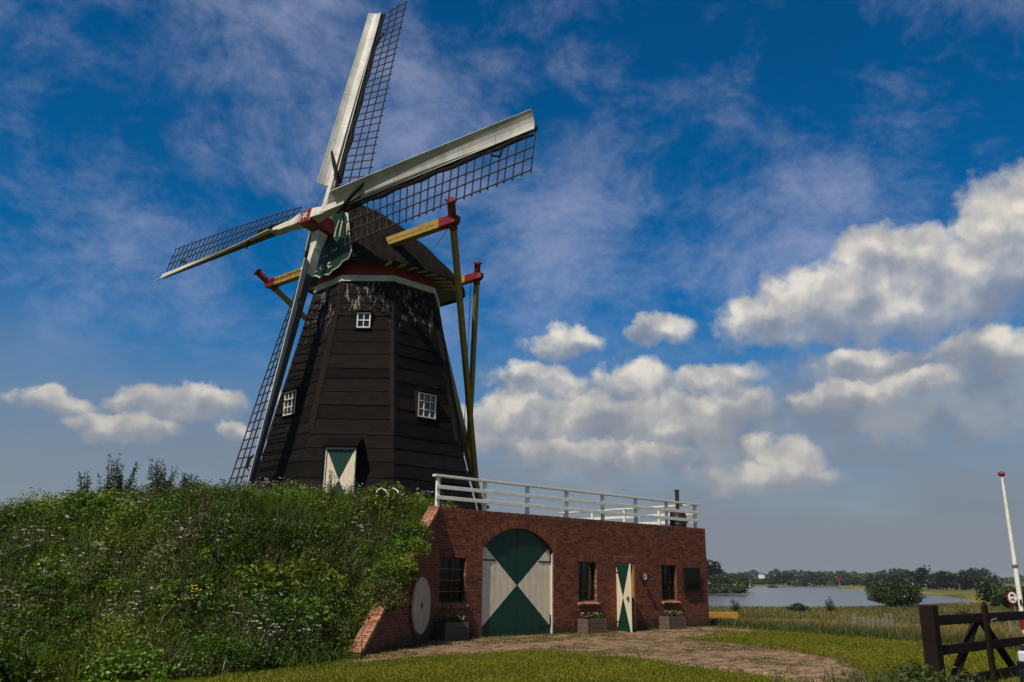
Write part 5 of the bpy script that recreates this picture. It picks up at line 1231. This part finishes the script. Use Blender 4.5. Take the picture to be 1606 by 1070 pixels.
# small white hoop fitting at the mill foot
HP = np.array([-3.55, 24.3, 3.68]); hpt = MB()
for s in (-.17, .17): hpt.tube([HP + np.array([s - .15, 0, -.3]), HP + np.array([s - .13, 0, .42]), HP + np.array([s, 0, .50]), HP + np.array([s + .13, 0, .42]), HP + np.array([s + .15, 0, .36])], .025, 8)
solo('white_hoop_rail', hpt, mt['white'], 'small white double hooped rail in the grass at the mill foot', 'hoop rail', HP)
# ------------------------------------------------------------------ parked car, only its front corner inside the frame
def car(origin, head, label):
    d = nrm(head); q = np.array([-d[1], d[0], 0]); t_ = thing('parked_car', label, 'car', tuple(origin)); o_ = np.array(origin, float)
    paint = M('dark_car_paint', (.010, .011, .014), .18, None, spec=.6)
    side = [(-2.1, .35), (-2.15, .75), (-2.0, .98), (-1.35, 1.02), (-.75, 1.42), (.55, 1.44), (1.15, 1.0), (1.95, .86), (2.12, .62), (2.10, .30), (1.75, .24), (-1.8, .24)]
    rows = []
    for w_, k in ((-.86, .93), (-.82, 1.0), (.82, 1.0), (.86, .93)):
        rows.append([o_ + d * x * (k if abs(w_) > .83 else 1) + q * (w_ if z < 1.05 else w_ * .84) + Z * (.24 + (z - .24) * (1 if abs(w_) < .83 else .97)) for x, z in side])
    mb = MB(); mb.grid(rows, 0, True); mb.add(rows[0], [tuple(range(len(side)))]); mb.add(rows[-1], [tuple(range(len(side)))[::-1]]); part('body', mb, paint, t_)
    for sx2 in (-1, 1):
        for wx in (-1.3, 1.35):
            wc = o_ + d * wx + q * sx2 * .76 + Z * .31; w_ = part('wheel', MB().tube([wc - q * .10, wc + q * .10], .31, 20), mt['asphalt_dark'], t_); part('rim', MB().tube([wc + q * sx2 * .09, wc + q * sx2 * .115], .19, 16), M('rim_metal', (.35, .35, .36), .3, metal=.8), w_)
        hl = o_ + d * 2.05 + q * sx2 * .62 + Z * .70; part('headlight', MB().box(hl, (.07, .19, .085), [d, q, Z], 0, .03), mt['headl'], t_)
    part('bumper', MB().box(o_ + d * 2.10 + Z * .42, (.06, .80, .11), [d, q, Z], 0, .03), paint, t_)
    part('windscreen', MB().prism([o_ + d * .62 + q * -.62 + Z * 1.41, o_ + d * .62 + q * .62 + Z * 1.41, o_ + d * 1.14 + q * .70 + Z * 1.04, o_ + d * 1.14 + q * -.70 + Z * 1.04], nrm(d + Z) * .02), mt['dark_glass'], t_)
mt['headl'] = M('headlight_lens', (.55, .56, .58), .08, None, spec=.8)
car((9.88, 13.6, 0), (-.86, -.50, 0), 'dark car of which only the front corner shows at the right edge')

# ------------------------------------------------------------------ thin summer haze
hm = bpy.data.materials.new('haze_air'); hm.use_nodes = True; T = NT(hm.node_tree); T.n.clear(); o_ = T.node('ShaderNodeOutputMaterial'); pv = T.node('ShaderNodeVolumePrincipled')
pv.inputs['Color'].default_value = (.82, .88, .96, 1); pv.inputs['Density'].default_value = .00012; pv.inputs['Anisotropy'].default_value = .2; T.l.new(pv.outputs[0], o_.inputs['Volume'])
hz = MB().box((0, 0, 13), (3300, 3300, 19)); hzo = part('haze', hz, hm, None, 'stuff'); hzo['label'] = 'thin pale summer haze over the river and meadows'; hzo['category'] = 'haze'
